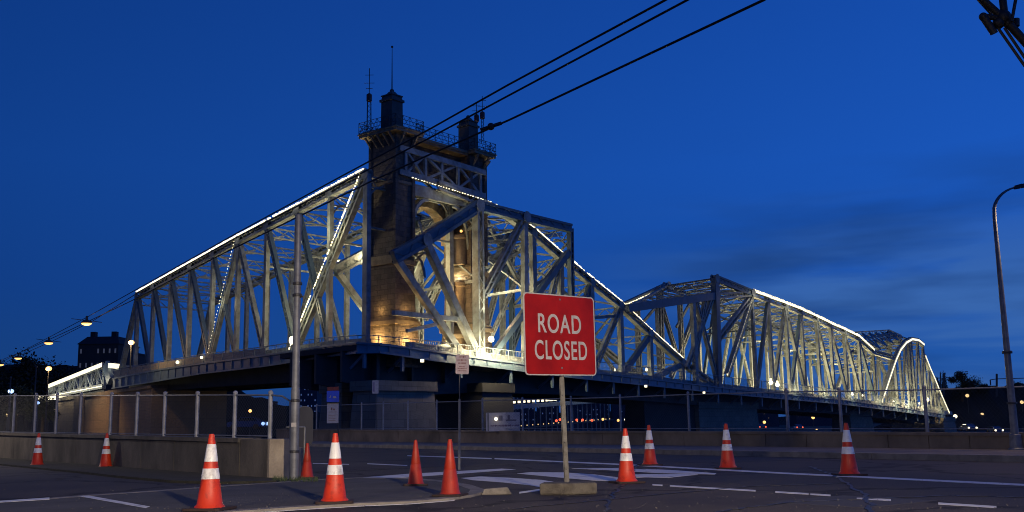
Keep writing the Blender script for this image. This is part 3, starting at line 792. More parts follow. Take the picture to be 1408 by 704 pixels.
# rear plane crossing diagonals seen through the portal
for q in (((700,318),(640,440)),((668,300),(735,430)),((735,330),(672,470)),((610,330),(668,440)),((640,310),(585,440)),((695,345),(655,365))):
    (x0,y0),(x1,y1) = q; pl = shift(RF, offR*.62)
    sp.mem('brace', P(pl,x0,y0), P(pl,x1,y1), .5, .4, True)
pl = shift(RF, offR*.55); sp.mem('brace', P(pl,656,368), P(pl,716,340), 1.3, .4, True); sp.mem('brace', P(pl,668,334), P(pl,772,322), .5, .4, True)
for k in ('l','p','m'): node_plate(sp.g, A[k], nRF, 1.0, .95)
node_plate(sp.g, D_(657), nRF, 1.3, 1.0); node_plate(sp.g, D_(722), nRF, .9, .8)
# chain of beads on tower beam and behind the frame
bl = [rp(557,243,RF), rp(668,277,RF)]
sp.finish()
for (x, f, pw, h) in ((625,.25,1000,1.2),(655,.3,1700,1.0),(690,.4,2000,1.2),(735,.35,1700,1.0),(775,.35,900,1.0),(700,.4,1300,9.5),(650,.25,600,9.0)):
    p = deckpt(x)+offR*f; p.z = dzR(p)+h
    lamp('floodlight', p, pw, (1,.80,.43), .3, broot)
    if h < 2: lamps.obox(p-V((0,0,.35)), V((.22,0,0)), V((0,.22,0)), V((0,0,.12)))
# the brilliant lamp at the foot of the main post
pL_ = rp(665.5,467)+nr*1.0
lamp('post_lamp', pL_+nr*1.0-dR*.5+V((0,0,.5)), 5000, (1,.85,.50), .2, broot, 50, A['p']-V((0,0,3)), .7)
for x_, pw_ in ((628,420),(648,900),(668,1100),(690,600),(722,350),(760,220)):
    q_ = deckpt(x_, RF, .9)+nr*2.6; lamp('post_lamp', q_, pw_, (1,.80,.42), .25, broot)  # unseen extra lamps, added past the deck edge to brighten the truss feet
lamp('post_lamp', pL_+nr*.5, 120, (1,.85,.50), .2, broot)
# -- B : falling chord from the tower to the deck
sp = Span(nRF)
RFB = shift(RF, nr*-.7)
cb_ = [(600,255),(668,282),(700,297),(732,320),(770,353),(812,388),(852,420),(893,458.5),(937,498),(984,531)]
CB = [P(RFB, x, y) for x, y in cb_]
for a, b in zip(CB[:-1], CB[1:]):
    both(sp, 'top_chord', a, b, .95, .75, True)
dzb = lambda p: V((p.x,p.y,dzR(p)+.3))
for i in (3,4,5,6,7,8):
    a = CB[i]; both(sp, 'post', a, dzb(a), .75, .6, False)
    strut(sp.lat, a-V((0,0,.2)), a+offR-V((0,0,.2)), .9)
    if CB[i].z-dzR(CB[i]) > 5: knee(sp.lat, a, a+offR, 2.0)
    if i < 8: cross(sp.lat, a, CB[i+1], a+offR, CB[i+1]+offR, .26, .2)
for i in (4,5,6,7,8):
    both(sp, 'diagonal_blue' if i % 2 else 'diagonal', CB[i]-V((0,0,.3)), dzb(CB[i-1]), .8, .5, i < 7)
    if i > 5 and i < 8: sp.mem('diagonal', CB[i]+offR, dzb(CB[i+1]+offR), .5, .4, True)
both(sp, 'bottom_chord', dzb(CB[3]), dzb(CB[9]), .8, .6, False)
for i in range(3,6):
    both(sp, 'strut', CB[i].lerp(dzb(CB[i]), .4), CB[i+1].lerp(dzb(CB[i+1]), .15), .4, .3, True)
for a, b in zip(CB[2:-2], CB[3:-1]): beads(sp.bead, a, b, .42, .27, V((0,0,.60))+nr*.25)
beads(sp.bead, CB[8], CB[8].lerp(CB[9],.25), .7, .14, V((0,0,.55))+nr*.25)
beads(sp.bead, CB[1], CB[2], .9, .16, V((0,0,.55))+nr*.2)
beads(sp.bead, bl[0], bl[1], .42, .10, nr*.9-V((0,0,.2)))
for p in CB[2:]: node_plate(sp.g, p, nRF, .8, .8)
sp.finish()
for (x, f, pw) in ((815,.45,900),(868,.5,800),(925,.5,420)):
    p = deckpt(x)+offR*f; p.z = dzR(p)+1.0
    lamp('floodlight', p, pw, (1,.80,.42), .3, broot); lamps.obox(p-V((0,0,.35)), V((.22,0,0)), V((0,.22,0)), V((0,0,.12)))
# -- C : dark peaked frame over the second pier
sp = Span(nRF)
mt, md = P(RF, 983, 383), deckpt(986)
sp.mem('post_blue', mt, md, 1.15, .9, False); sp.mem('post', mt+offR, dzb(md+offR), 1.0, .8, True)
r0 = P(RF, 1033, 403)
fl_ = P(RF, 862, 424)
sp.mem('top_chord_blue', mt, r0, 1.1, .8); sp.mem('top_chord_blue', P(RF,983,407), fl_, 1.1, .7, False); sp.mem('top_chord', P(RR,960,408), P(RR,851,424), .9, .6, True); sp.mem('top_chord', P(RF,983,407), P(RF,1032,404), .9, .6, True)
ra = P(RR, 917, 393); rl = P(RR, 851, 424); rr_ = r0+offR
sp.mem('top_chord_blue', ra, rl, 1.1, .7, False); sp.mem('top_chord', ra, rr_, .9, .6, True)
strut(sp.lat, mt, ra, 1.0, k=10)
sp.lat.beam(mt-V((0,0,2.2)), ra-V((0,0,2.0)), .5, .4); sp.lat.beam(fl_, rl, .5, .4)
sp.lat.beam(fl_, ra, .4, .3)
for f in (.12,.25,.37,.5,.62,.75,.88):
    a = fl_.lerp(P(RF,983,407), f); b = rl.lerp(ra, f)
    sp.lat.beam(a, b, .3, .2)
    if f < .8: sp.lat.beam(a, rl.lerp(ra, f+.13), .2, .16)
for x, yt_, pl in ((904,417,RR),(934.5,412,RR),(952,412,RF),(876,421,RR)):
    a = P(pl, x, yt_); sp.mem('post', a, dzb(a), .85, .6, x < 940)
for (x0,y0,x1,y1) in ((909,417,930,486),(956,411,984,516),(980,408,944,506),(970,409,955,500)):
    sp.mem('diagonal', P(RR if x0 < 950 else RF, x0, y0), P(RR if x0 < 950 else RF, x1, y1), .7, .5, True)
for (x0,y0,x1,y1) in ((951,412,930,450),(905,418,880,448)):
    sp.mem('brace', P(RR, x0, y0), P(RR, x1, y1), .4, .3, False)
sp.mem('diagonal', P(RF,985,470), P(RF,1030,412), .9, .6, True)
prev = None
for f in (0, .25, .5, .75, 1):
    a = mt.lerp(r0, f); b = ra.lerp(rr_, f); 
    sp.lat.beam(a, b, .3, .25)
    if prev: cross(sp.lat, prev[0], a, prev[1], b, .2, .16)
    prev = (a, b)
q0 = P(RR, 856, 422); q1 = P(RR, 895, 405)
beads(sp.bead, q0, q1, .62, .2, nr*.6+V((0,0,.3)))
for p in (mt, r0, ra, rl, md): node_plate(sp.g, p, nRF, 1.0, .95)
sp.finish()
# -- D : long lit span
sp = Span(nRF)
ct = [(1033,403),(1056,411.5),(1079.5,420),(1101,428.5),(1122,438),(1141,447.5),(1160,455.5),(1180,465.5),(1200,484)]
CT = [P(RF, x, y) for x, y in ct]; CD = [dzb(p) for p in CT]
for a, b in zip(CT[:-1], CT[1:]):
    both(sp, 'top_chord', a, b, 1.25, .8, True)
    beads(sp.bead, a, b, .6, .16, V((0,0,.68))+nr*.3)
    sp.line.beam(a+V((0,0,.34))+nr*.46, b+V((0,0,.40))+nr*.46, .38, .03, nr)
for i, a in enumerate(CT):
    both(sp, 'post', a, CD[i], .6, .5, False)
    strut(sp.lat, a-V((0,0,.3)), a+offR-V((0,0,.3)), 1.2)
    knee(sp.lat, a, a+offR, 2.6)
    if i: cross(sp.lat, CT[i-1], a, CT[i-1]+offR, a+offR, .25, .2); m0 = CT[i-1].lerp(a,.5); sp.lat.beam(m0, m0+offR, .3, .3)
    H_ = a.z-CD[i].z; m0 = a-V((0,0,H_*.38)); sp.lat.beam(m0, m0+offR, .35, .25); cross(sp.lat, a-V((0,0,1.6)), m0, a+offR-V((0,0,1.6)), m0+offR, .2, .16)
for i in range(1, 9):
    both(sp, 'diagonal_blue' if i % 2 else 'diagonal', CT[i], CD[i-1] if i < 4 else CD[min(i+1,8)], .6, .5, i % 2 == 0)
    if i in (2,5): both(sp, 'diagonal', CT[i], CD[i+1], .6, .5, True)
dd = P(RF, 999.5, 516); both(sp, 'diagonal', CT[0]-V((0,0,1)), dd, .95, .6, True)
both(sp, 'bottom_chord', md, CD[8], .8, .6, False)
beads(sp.bead, CT[0]-V((0,0,1)), dd, .6, .20, nr*.45+V((-.4,0,0)))
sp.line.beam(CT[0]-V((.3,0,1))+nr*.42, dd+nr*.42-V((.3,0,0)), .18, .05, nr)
beads(sp.bead, CT[8], CD[8], 1.0, .26, nr*.5)
for p in CT: node_plate(sp.g, p, nRF, .8, .85)
sp.finish()
for i, pw in ((0,1800),(1,3000),(3,3200),(4,3200),(6,3200),(7,3200)):
    p = CD[i]+offR*.45+V((0,0,.9)); lamp('floodlight', p, pw, (1,.80,.40), .3, broot); lamps.obox(p-V((0,0,.35)), V((.25,0,0)), V((0,.25,0)), V((0,0,.12)))
for i, pw in ((1,1100),(2,1100),(4,1300),(6,1300),(7,1000)):
    lamp('floodlight', CD[i].lerp(CT[i],.55)+offR*.5, pw, (1,.80,.38), .3, broot)  # added in mid air with no fixture, to lift the upper bracing
for i, pw in ((0,160),(2,190),(4,200),(6,200)):
    lamp('chord_light', CT[i]+nr*2.2-V((0,0,1.0)), pw, (1,.84,.46), .3, broot)
for i, pw in ((2,160),(4,180),(6,180),(8,200)):
    lamp('floodlight', CD[i]+nr*1.3+V((0,0,.6)), pw, (1,.82,.44), .3, broot)
# -- E : dark roof of the third pier
sp = Span(nRF)
e1, e2, e3 = P(RR,1177,459.5), P(RR,1221,456.5), P(RF,1247,466)
sp.mem('top_chord', e1, e2, 1.2, .8); sp.mem('top_chord', e2, P(RR,1238,464), 1.2, .8)
sp.mem('post', e2, dzb(e2), 1.2, .9); sp.mem('post', e3, dzb(e3), 1.0, .8)
prev = None
for k in range(6):
    f = k/5; a = CT[8].lerp(e3, f); b = e1.lerp(e2, f)
    sp.lat.beam(a, b, .4, .3)
    if prev: cross(sp.lat, prev[0], a, prev[1], b, .3, .2); sp.lat.beam(prev[0].lerp(prev[1],.5), a.lerp(b,.5), .3, .2)
    prev = (a, b)
sp.mem('top_chord', CT[8], P(RF,1228,492), 1.0, .7)
sp.finish()
# -- F : lit through arch
sp = Span(nRF)
fa = [(1210,553),(1214,541),(1219,526),(1225,508),(1230,494),(1236,481),(1244,471),(1252,466.5),(1261,468),(1268.5,474)]
FA = [P(RF, x, y) for x, y in fa]
fb = [(1270,489),(1277,507),(1284,523),(1290,538),(1296,552),(1303,568)]
FB = [P(RF, x, y) for x, y in fb]
for seq in (FA, FB):
    for a, b in zip(seq[:-1], seq[1:]):
        both(sp, 'arch_rib', a, b, 1.0, .7, False)
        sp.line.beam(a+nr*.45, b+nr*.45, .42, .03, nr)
for i in (4,5,6,7,8,9):
    a = FA[i]; both(sp, 'post', a, dzb(a), .55, .5, False)
    if i > 5: both(sp, 'diagonal', a, dzb(FA[i-1]), .45, .4, False)
    strut(sp.lat, a, a+offR, 1.0)
    if i < 9: cross(sp.lat, a, FA[i+1], a+offR, FA[i+1]+offR, .3, .2)
for i in (0,1,2,3): a = FB[i]; both(sp, 'post', a, dzb(a), .5, .4, False); both(sp, 'diagonal', a, dzb(FB[max(0,i-1)]), .4, .4, False); strut(sp.lat, a, a+offR, .8)
both(sp, 'bottom_chord', CD[8], deckpt(1302), .8, .6, False)
sp.finish()
for x, pw in ((1222,2500),(1240,4200),(1262,4200),(1285,1500)):
    p = deckpt(x)+offR*.4; p.z = dzR(p)+1; lamp('floodlight', p, pw, (1,.80,.40), .3, broot)
    lamp('chord_light', deckpt(x)+nr*1.6+V((0,0,.7)), pw*.16, (1,.82,.44), .3, broot)
lamps.build('floodlight', M['darkmetal'], broot)
# small luminaires clipped on the fascia and along the walkway
def pxlamp(x, y, pl, r, m, name='marker_light', parent=broot):
    p = P(pl, x, y); g = MB(); g.sphere(p, r, 10)
    g.beam(p-V((0,0,.0)), p+V((0,0,r*1.8)), r*.7, r*.7, nr)
    return g.build(name, [m, M['darkmetal']][:1], parent, smooth=True)
FE = shift(RF, nr*2.3)
for x, y in ((580.5,496),(888,531),(968,540)):
    g = MB(); p = P(FE, x, y); g.obox(p, dR*.14, nr*.12, V((0,0,.15))); g.build('marker_light', M['lampwhite'] if x < 1060 else M['lampblue'], broot)
for x, y, r in ((845.5,509,.13),(889,508.5,.2),(594,485,.16),(735,502,.1)):
    pxlamp(x, y, shift(RF, nr*.2), r, M['lampwhite'])
for x, y, r in ((1060,526,.36),(1069,529,.36),(1172,542,.22),(1186,544,.15),(1229,552,.13),(1264,555,.18),(1276,550,.28)):
    pxlamp(x, y, shift(RF, nr*1.0), r, M['lampwhite'])
g = MB(); g.sphere(pL_, .34, 12); g.build('post_lamp_globe', M['lampwhite'], broot, smooth=True)
LE = shift(LF, nf*1.3)
for x, y, r in ((244,498,.22),(277,491.5,.18),(401,468,.3)):
    g = MB(); p = P(LE, x, y); g.sphere(p, r, 10, sz=1.5 if x == 401 else 1); g.build('marker_light', M['lampwhite'], broot)

# ------------------------------------------------------------------ stone portal tower
T0 = flat(at(543, 103.2)); uT = dR; vT = V((-dR.y, dR.x, 0))
if vT.y < 0: vT = -vT
TP = (T0, uT); TL = (T0, vT)
tow = thing('bridge_tower', 'tall stone and steel portal tower with railed top platform and two turrets', 'tower', (T0.x,T0.y,0))
def zt(y): return P(TP, 543, y).z
def tb(g, u0, u1, v0, v1, z0, z1, fl_=0, mi=0):   # box in tower axes, fl_ = extra flare at bottom
    q = lambda u_, v_, z: T0+uT*u_+vT*v_+V((0,0,z))
    g.hexa([q(u0-fl_,v0-fl_,z0),q(u1+fl_,v0-fl_,z0),q(u1+fl_,v1+fl_,z0),q(u0-fl_,v1+fl_,z0),q(u0,v0,z1),q(u1,v0,z1),q(u1,v1,z1),q(u0,v1,z1)], mi)
def uof(x): p = P(TP, x, 400); return (flat(p)-T0).dot(uT)
U1 = uof(668); PD = 3.7; PW = 2.5
zTop = zt(178)
for k, (u0, u1) in enumerate(((0, PW), (U1-PW, U1))):
    g = MB()
    tb(g, u0, u1, 0, PD, zt(349), zTop-.35)
    tb(g, u0-.12, u1+.12, -.12, PD+.12, zt(437), zt(362), .12)
    tb(g, u0-.35, u1+.35, -.35, PD+.35, zt(505), zt(446), .35)
    # dark recessed panels on faces
    p = g.build('pier', M['stone'], tow)
    g = MB(); tb(g, u0-.28, u1+.28, -.28, PD+.28, zt(362)+.02, zt(355)); tb(g, u0-.12, u1+.12, -.12, PD+.12, zt(355), zt(349)); g.build('ledge', M['trim'], p)
    g = MB(); tb(g, u0-.6, u1+.6, -.6, PD+.6, zt(446)+.02, zt(440)); tb(g, u0-.42, u1+.42, -.42, PD+.42, zt(440), zt(436)); g.build('ledge', M['trim'], p)
    g = MB(); tb(g, u0-.1, u1+.1, -.1, PD+.1, zt(250), zt(246)); g.build('ledge', M['trim'], p)
    g = MB()   # corner pilasters
    for uu, vv in ((u0,0),(u1,0),(u0,PD),(u1,PD)):
        tb(g, uu-.2, uu+.2, vv-.2, vv+.2, zt(346), zTop-.6)
    g.build('pilaster', M['stone'], p)
    g = MB()   # brackets under platform
    for vv in (.0, .9, 1.8, 2.7, 3.6):
        for uu, s_ in ((u0, -1), (u1, 1)):
            if (k == 0 and s_ == 1) or (k == 1 and s_ == -1): continue
            a = T0+uT*uu+vT*vv+V((0,0,zTop-2.4)); b = T0+uT*(uu+s_*1.0)+vT*vv+V((0,0,zTop-.45))
            g.beam(a+V((0,0,.9)), b, .16, .22)
    for uu in ((u0+.3), (u1-.3)):
        a = T0+uT*uu-vT*.05+V((0,0,zTop-1.7)); b = T0+uT*uu-vT*1.0+V((0,0,zTop-.45)); g.beam(a, b, .2, .25)
    g.build('bracket', M['trim'], p)
# lower-left platform face: platform juts further over the left
g = MB()
q = lambda u_, v_, z: T0+uT*u_+vT*v_+V((0,0,z))
ov = .95
tb(g, -ov, PW+.7, -ov, PD+ov, zTop-.3, zTop+.0)
tb(g, U1-PW-.3, U1+ov, -ov, PD+ov, zTop-.3, zTop+.0)
tb(g, PW+.7, U1-PW-.3, .1, PD-.1, zTop-.5, zTop-.15)
plat = g.build('platform', M['trim'], tow)
g = MB(); tb(g, -ov-.1, PW+.8, -ov-.1, PD+ov+.1, zTop+.003, zTop+.14); tb(g, U1-PW-.4, U1+ov+.1, -ov-.1, PD+ov+.1, zTop+.003, zTop+.14)
tb(g, PW+.8, U1-PW-.4, -.05, .25, zTop-.3, zTop-.0)
g.build('cornice', M['trim'], plat)
# platform railing
g = MB(); zr = zTop+.14; HR = 1.25
loop = [(-ov,PD+ov),(-ov,-ov),(PW+.7,-ov),(PW+.7,.2),(U1-PW-.3,.2),(U1-PW-.3,-ov),(U1+ov,-ov),(U1+ov,PD+ov),(-ov,PD+ov)]
for (a, b) in zip(loop[:-1], loop[1:]):
    pa, pb = q(a[0],a[1],zr), q(b[0],b[1],zr); ln = (pb-pa).length
    for f in (1, .66, .33, .06): g.tube([pa+V((0,0,HR*f)), pb+V((0,0,HR*f))], .03, 5)
    m_ = max(1, round(ln/1.0))
    for i in range(m_+1): g.tube([pa.lerp(pb,i/m_), pa.lerp(pb,i/m_)+V((0,0,HR))], .035, 5)
    for i in range(m_):
        a_, b_ = pa.lerp(pb,i/m_), pa.lerp(pb,(i+1)/m_); g.beam(a_, b_+V((0,0,HR)), .03, .03); g.beam(b_, a_+V((0,0,HR)), .03, .03)
g.build('railing', M['darkmetal'], tow)
# turrets
M['turret'] = mat('turret_slate', (.10,.09,.085), .85, scale=1.5, bump=.3)
for (xc, yb_, yt_, w) in ((545.5,170,127,.84),(656,208,165,.84)):
    uu = uof(xc)+.1; vv = .9 if xc < 600 else 1.2
    c = q(uu, vv, 0); z0 = zTop+.14; z1 = P((flat(c), uT), xc, yt_).z; hh = z1-z0
    g = MB()
    for (a, b, r0_, r1_) in ((0,.06,w*1.06,w*1.06),(.061,.70,w*.98,w*.95),(.701,.76,w*1.12,w*1.12),(.761,.84,w*.95,w*.88),(.841,.87,w*1.0,w*.97),(.871,.97,w*.62,w*.30)):
        hx = [c+uT*sx_*r_+vT*sy_*r_+V((0,0,z0+hh*t_)) for (t_, r_) in ((a, r0_), (b, r1_)) for sx_, sy_ in ((-1,-1),(1,-1),(1,1),(-1,1))]
        g.hexa(hx)
    g.sphere(c+V((0,0,z0+hh*.98)), w*.3, 10, sz=1.2)
    tu = g.build('turret', M['turret'], tow)
    if xc < 600:
        g = MB(); g.tube([c+V((0,0,z1)), c+V((0,0,z1+4.9))], .07, 6, r1=.03); g.sphere(c+V((0,0,z1+4.9)), .13, 8); g.build('flagpole', M['darkmetal'], tu)
# masts
def mast(x, ybase, ytop, vv, s_=.22):
    pl = (T0+vT*vv, uT); b = P(pl, x, ybase); t = P(pl, x, ytop); b = V((t.x,t.y,b.z))
    g = MB(); H_ = t.z-b.z; L_ = H_*.55
    cs = [V((s_,s_,0)),V((-s_,s_,0)),V((-s_,-s_,0)),V((s_,-s_,0))]
    for c in cs: g.tube([b+c, b+c*.8+V((0,0,L_))], .03, 4)
    n = 7
    for i in range(n):
        for j in range(4):
            a_, b_ = cs[j], cs[(j+1) % 4]; g.beam(b+a_+V((0,0,L_*i/n)), b+b_*.9+V((0,0,L_*(i+1)/n)), .03, .03)
    g.tube([b+V((0,0,L_*.9)), t], .045, 5)
    for f, w in ((.78,.55),(.9,.45),(.7,.35)): g.tube([b+V((-w,0,H_*f)), b+V((w,0,H_*f))], .03, 4)
    o = g.build('mast', M['darkmetal'], tow)
    g = MB(); g.lathe(b+V((0,0,H_*.50)), [(.12,0),(.3,.1),(.3,.8),(.12,.95)], 10); g.build('beacon', mat('beacon', (.09,.015,.015), .5), o)
mast(508, 187, 94, 3.8); mast(663, 196, 132, 1.8, .15); mast(655, 196, 140, 2.4, .1)
# upper steel frame with crosses on the portal face
FZ = (T0-vT*.08, uT)
g = MB()
t0, t1 = (548,203), (666,238); b0, b1 = (548,236), (666,270)
def fz(p): return P(FZ, *p)
def mixp(a, b, f): return (a[0]+(b[0]-a[0])*f, a[1]+(b[1]-a[1])*f)
g.beam(fz(t0), fz(t1), .6, .5, uT.cross(V((0,0,1)))); g.beam(fz(b0), fz(b1), .6, .5, uT.cross(V((0,0,1))))
nT = uT.cross(V((0,0,1)))
for f in (.08,.31,.5,.69,.95): g.beam(fz(mixp(t0,t1,f)), fz(mixp(b0,b1,f)), .32, .3, nT)
for a, b in ((.08,.31),(.31,.69),(.69,.95)):
    g.beam(fz(mixp(t0,t1,a)), fz(mixp(b0,b1,b)), .26, .24, nT); g.beam(fz(mixp(b0,b1,a)), fz(mixp(t0,t1,b)), .26, .2, nT)
for vv in (PD-.4,):
    for p_, p2 in ((t0,t1),(b0,b1)): g.beam(fz(p_)+vT*vv, fz(p2)+vT*vv, .6, .5, nT)
    for a, b in ((.08,.31),(.31,.69),(.69,.95)):
        g.beam(fz(mixp(t0,t1,a))+vT*vv, fz(mixp(b0,b1,b))+vT*vv, .26, .24, nT); g.beam(fz(mixp(b0,b1,a))+vT*vv, fz(mixp(t0,t1,b))+vT*vv, .26, .2, nT)
g.build('portal_truss', M['steel'], tow)
# solid upper wall set back behind the truss, and lower deep portal beam
g = MB(); tb(g, PW, U1-PW, 1.4, 2.2, zt(232), zTop-.5); g.build('wall', M['stone'], tow)
g = MB()
tb(g, PW, U1-PW, .02, .5, zt(262), zt(246)); g.build('portal_beam', M['steel'], tow)
# arched knees of the portal opening and a rear stone arch
g = MB(); zc = zt(262); 
for vv in (.3, PD-.4):
    for u0, s_ in ((PW, 1), (U1-PW, -1)):
        pr = None; g = MB()
        for i in range(9):
            th = PI/2*i/8; uu = u0+s_*2.6*(1-math.cos(th)); z = zc-.1-4.6*(1-math.sin(th))
            p = q(uu, vv, z)
            if pr is not None: g.beam(pr, p, .38, .3, nT)
            pr = p
        g.build('knee_brace', M['steel'], tow)
g = MB(); n = 14; uc = (PW+U1-PW)/2; R_ = (U1-2*PW)/2
for i in range(n):
    a0, a1 = PI*i/n, PI*(i+1)/n-.004
    for (ri, ro, v0_, v1_) in ((R_-.9, R_+.02, 2.3, PD),):
        z_ = zc-4.0
        pts_ = []
        for vv in (v0_, v1_):
            for (r_, a_) in ((ri,a0),(ro,a0),(ro,a1),(ri,a1)):
                pts_.append(q(uc+r_*math.cos(a_), vv, z_+r_*math.sin(a_)*1.0))
        g.hexa(pts_)
g.build('arch', M['trim'], tow)
# rounded stone responds (engaged half drums) on the inner face of the far pier
g = MB()
for (z0, z1, r) in ((zt(505), zt(446), 1.5), (zt(432), zt(368), 1.15), (zt(345), zt(300), 1.25)):
    g.lathe(q(U1-PW-.1, PD*.5, z0), [(r,0),(r,(z1-z0)*.82),(r*1.15,(z1-z0)*.86),(r*1.15,(z1-z0)*.93),(r*.7,(z1-z0))], 20)
g.build('half_column', M['trim'], tow, smooth=True)
# amber up-lights of the tower
amb = (1,.58,.18)
def tl(u_, v_, z, pw, c=amb): lamp('uplight', q(u_, v_, z), pw, c, .2, tow)
tl(-1.1, 1.9, zt(466), 480); tl(1.2, -1.2, zt(470), 620); tl(PW+1.2, 1.2, zt(480), 500)
tl(U1-PW-2.2, .8, zt(478), 800); tl(uc, 1.2, zt(345), 320, (1,.60,.22)); tl(U1-PW-2.6, 1.0, zt(390), 260, (1,.60,.22))
tl(1.2, -.9, zt(425), 60); tl(-.7, 1.8, zt(425), 50)
tl(uc, -2.2, zt(250), 60, (1,.80,.5)); tl(PW, -2.0, zt(190), 8, (1,.85,.55)); 
g = MB()
for u_, v_, y in ((-.9,1.9,474),(1.2,-1.0,480),(PW+.5,.9,300),(U1-PW-.6,.9,296)):
    g.sphere(q(u_, v_, zt(y)), .16, 8)
g.build('uplight_lens', M['lampsodium'], tow)

# ------------------------------------------------------------------ piers below the deck
def pierbox(x0, x1, ytop, ybot_z, d, depth, m, label, name='bridge_pier', cap=True, dir_=None):
    u_ = dir_ or dR; v_ = V((-u_.y,u_.x,0))
    pl = (flat(at((x0+x1)/2, d)), u_); a = P(pl, x0, ytop); b = P(pl, x1, ytop); zt_ = (a.z+b.z)/2
    a, b = flat(a), flat(b); c = (a+b)/2; w = (b-a).length
    t = thing(name, label, 'pier', (c.x,c.y,-4))
    g = MB(); U = (b-a).normalized(); 
    def ring(z, e): return [c-U*(w/2+e)+V((0,0,z)), c+U*(w/2+e)+V((0,0,z)), c+U*(w/2+e)+v_*(depth+e)+V((0,0,z)), c-U*(w/2+e)+v_*(depth+e)+V((0,0,z))]
    r0_ = ring(-4.2, .5); r1_ = ring(zt_-1.0, 0)
    r0_[0] -= v_*.5; r0_[1] -= v_*.5
    g.hexa(r0_+r1_); g.build('shaft', m, t)
    g = MB(); e = ring(zt_-.99, .25); e[0] -= v_*.25; e[1] -= v_*.25; f = ring(zt_, .25); f[0] -= v_*.25; f[1] -= v_*.25
    g.hexa(e+f); g.build('cap', m, t)
    return t
pierbox(517, 597, 524, 0, 101.5, 3.2, M['pierstone'], 'pale blue grey stone pier under the bridge corner, left of the parking sign')
pierbox(470, 514, 527, 0, 106, 3, M['pierstone'], 'narrow shaded stone pier under the bridge corner, behind the bus stop sign')
pierbox(663, 704, 527, 0, 113, 3, M['under'], 'shaded stone pier behind the notice board on the fence')  # stone pier in the near black material: its shade is put into the colour
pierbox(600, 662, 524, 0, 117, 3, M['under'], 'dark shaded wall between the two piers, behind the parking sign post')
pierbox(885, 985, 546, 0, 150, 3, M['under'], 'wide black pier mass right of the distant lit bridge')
pierbox(960, 1040, 553, 0, 160, 3.5, M['pierstone'], 'broad stone pier under the second peak of the bridge')
pierbox(1168, 1198, 565, 0, 205, 3.5, M['pierstone'], 'small far stone pier under the long lit span')
pierbox(1296, 1312, 573, 0, 249, 12, M['pierstone'], 'stone abutment where the far bridge end lands')

# left approach: low lit truss and tan abutment
LFx = shift(LF, V((0,0,0)))
lo = thing('low_truss_bridge', 'small brightly lit white truss bridge far left beyond the main bridge', 'bridge', P(LFx, 143, 530))
tp0, tp1 = P(LFx, 143, 502.5), P(LFx, 69, 532); bt0, bt1 = P(LFx, 143, 531), P(LFx, 66, 545.5)
nL2 = nf
g = MB(); g.beam(tp0, tp1, .7, .6, nL2); g.build('top_chord', M['steel'], lo)
g = MB(); g.beam(bt0, bt1, .7, .6, nL2); g.build('bottom_chord', M['steel'], lo)
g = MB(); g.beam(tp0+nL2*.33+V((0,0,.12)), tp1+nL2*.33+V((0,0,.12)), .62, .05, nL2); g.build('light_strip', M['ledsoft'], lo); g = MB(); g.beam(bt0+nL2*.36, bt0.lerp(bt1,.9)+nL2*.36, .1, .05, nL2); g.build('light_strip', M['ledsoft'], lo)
nb = 10
for i in range(nb+1):
    f = i/nb; a = tp0.lerp(tp1, f); b = bt0.lerp(bt1, f)
    g = MB(); g.beam(a, b, .35, .3, nL2); g.build('post', M['steel'], lo)
    if i < nb:
        b2 = bt0.lerp(bt1, (i+1)/nb) if i % 2 else b; a2 = a if i % 2 else tp0.lerp(tp1, (i+1)/nb)
        g = MB(); g.beam(a2, b2, .3, .3, nL2); g.build('diagonal', M['steel'], lo)
off2 = -nL2*7
g = MB(); g.beam(tp0+off2, tp1+off2, .6, .5, nL2); g.build('top_chord', M['steel'], lo)
g = MB(); g.beam(bt0+off2, bt1+off2, .6, .5, nL2); g.build('bottom_chord', M['steel'], lo)
for i in range(5):
    a = tp0.lerp(tp1, i/4); lamp('truss_light', a+nL2*2.0-V((0,0,2.2)), 190, (1,.92,.66), .3, lo); 
g = MB()
for i in range(nb+1):
    a = tp0.lerp(tp1, i/nb); g.beam(a, a+off2, .2, .2)
g.build('strut', M['steel'], lo)
g = MB(); a, b = bt0-V((0,0,.5)), bt1-V((0,0,.5)); n7 = -nL2*7.5
g.hexa([a-V((0,0,.8)), b-V((0,0,.8)), b-V((0,0,.8))+n7, a-V((0,0,.8))+n7, a, b, b+n7, a+n7]); g.build('deck', M['steel_dark'], lo)
# upright end frame (blue) and second lit stub
e_ = MB(); p = P(LFx,146,500); p2 = P(LFx,160,520); e_.beam(P(LFx,146,501), P(LFx,152,524), 1.6, .6, nL2); e_.beam(P(LFx,156,506), P(LFx,168,524), 1.0, .5, nL2); e_.build('end_frame', M['fascia'], lo)
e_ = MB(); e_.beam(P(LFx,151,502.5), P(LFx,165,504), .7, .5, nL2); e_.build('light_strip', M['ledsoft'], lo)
# lower lit quay edge
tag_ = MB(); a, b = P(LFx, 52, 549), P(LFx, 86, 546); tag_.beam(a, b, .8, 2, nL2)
tag(tag_.build('lit_walkway', M['ledsoft'], org=a), 'short glowing walkway edge below the small lit truss bridge', 'walkway')
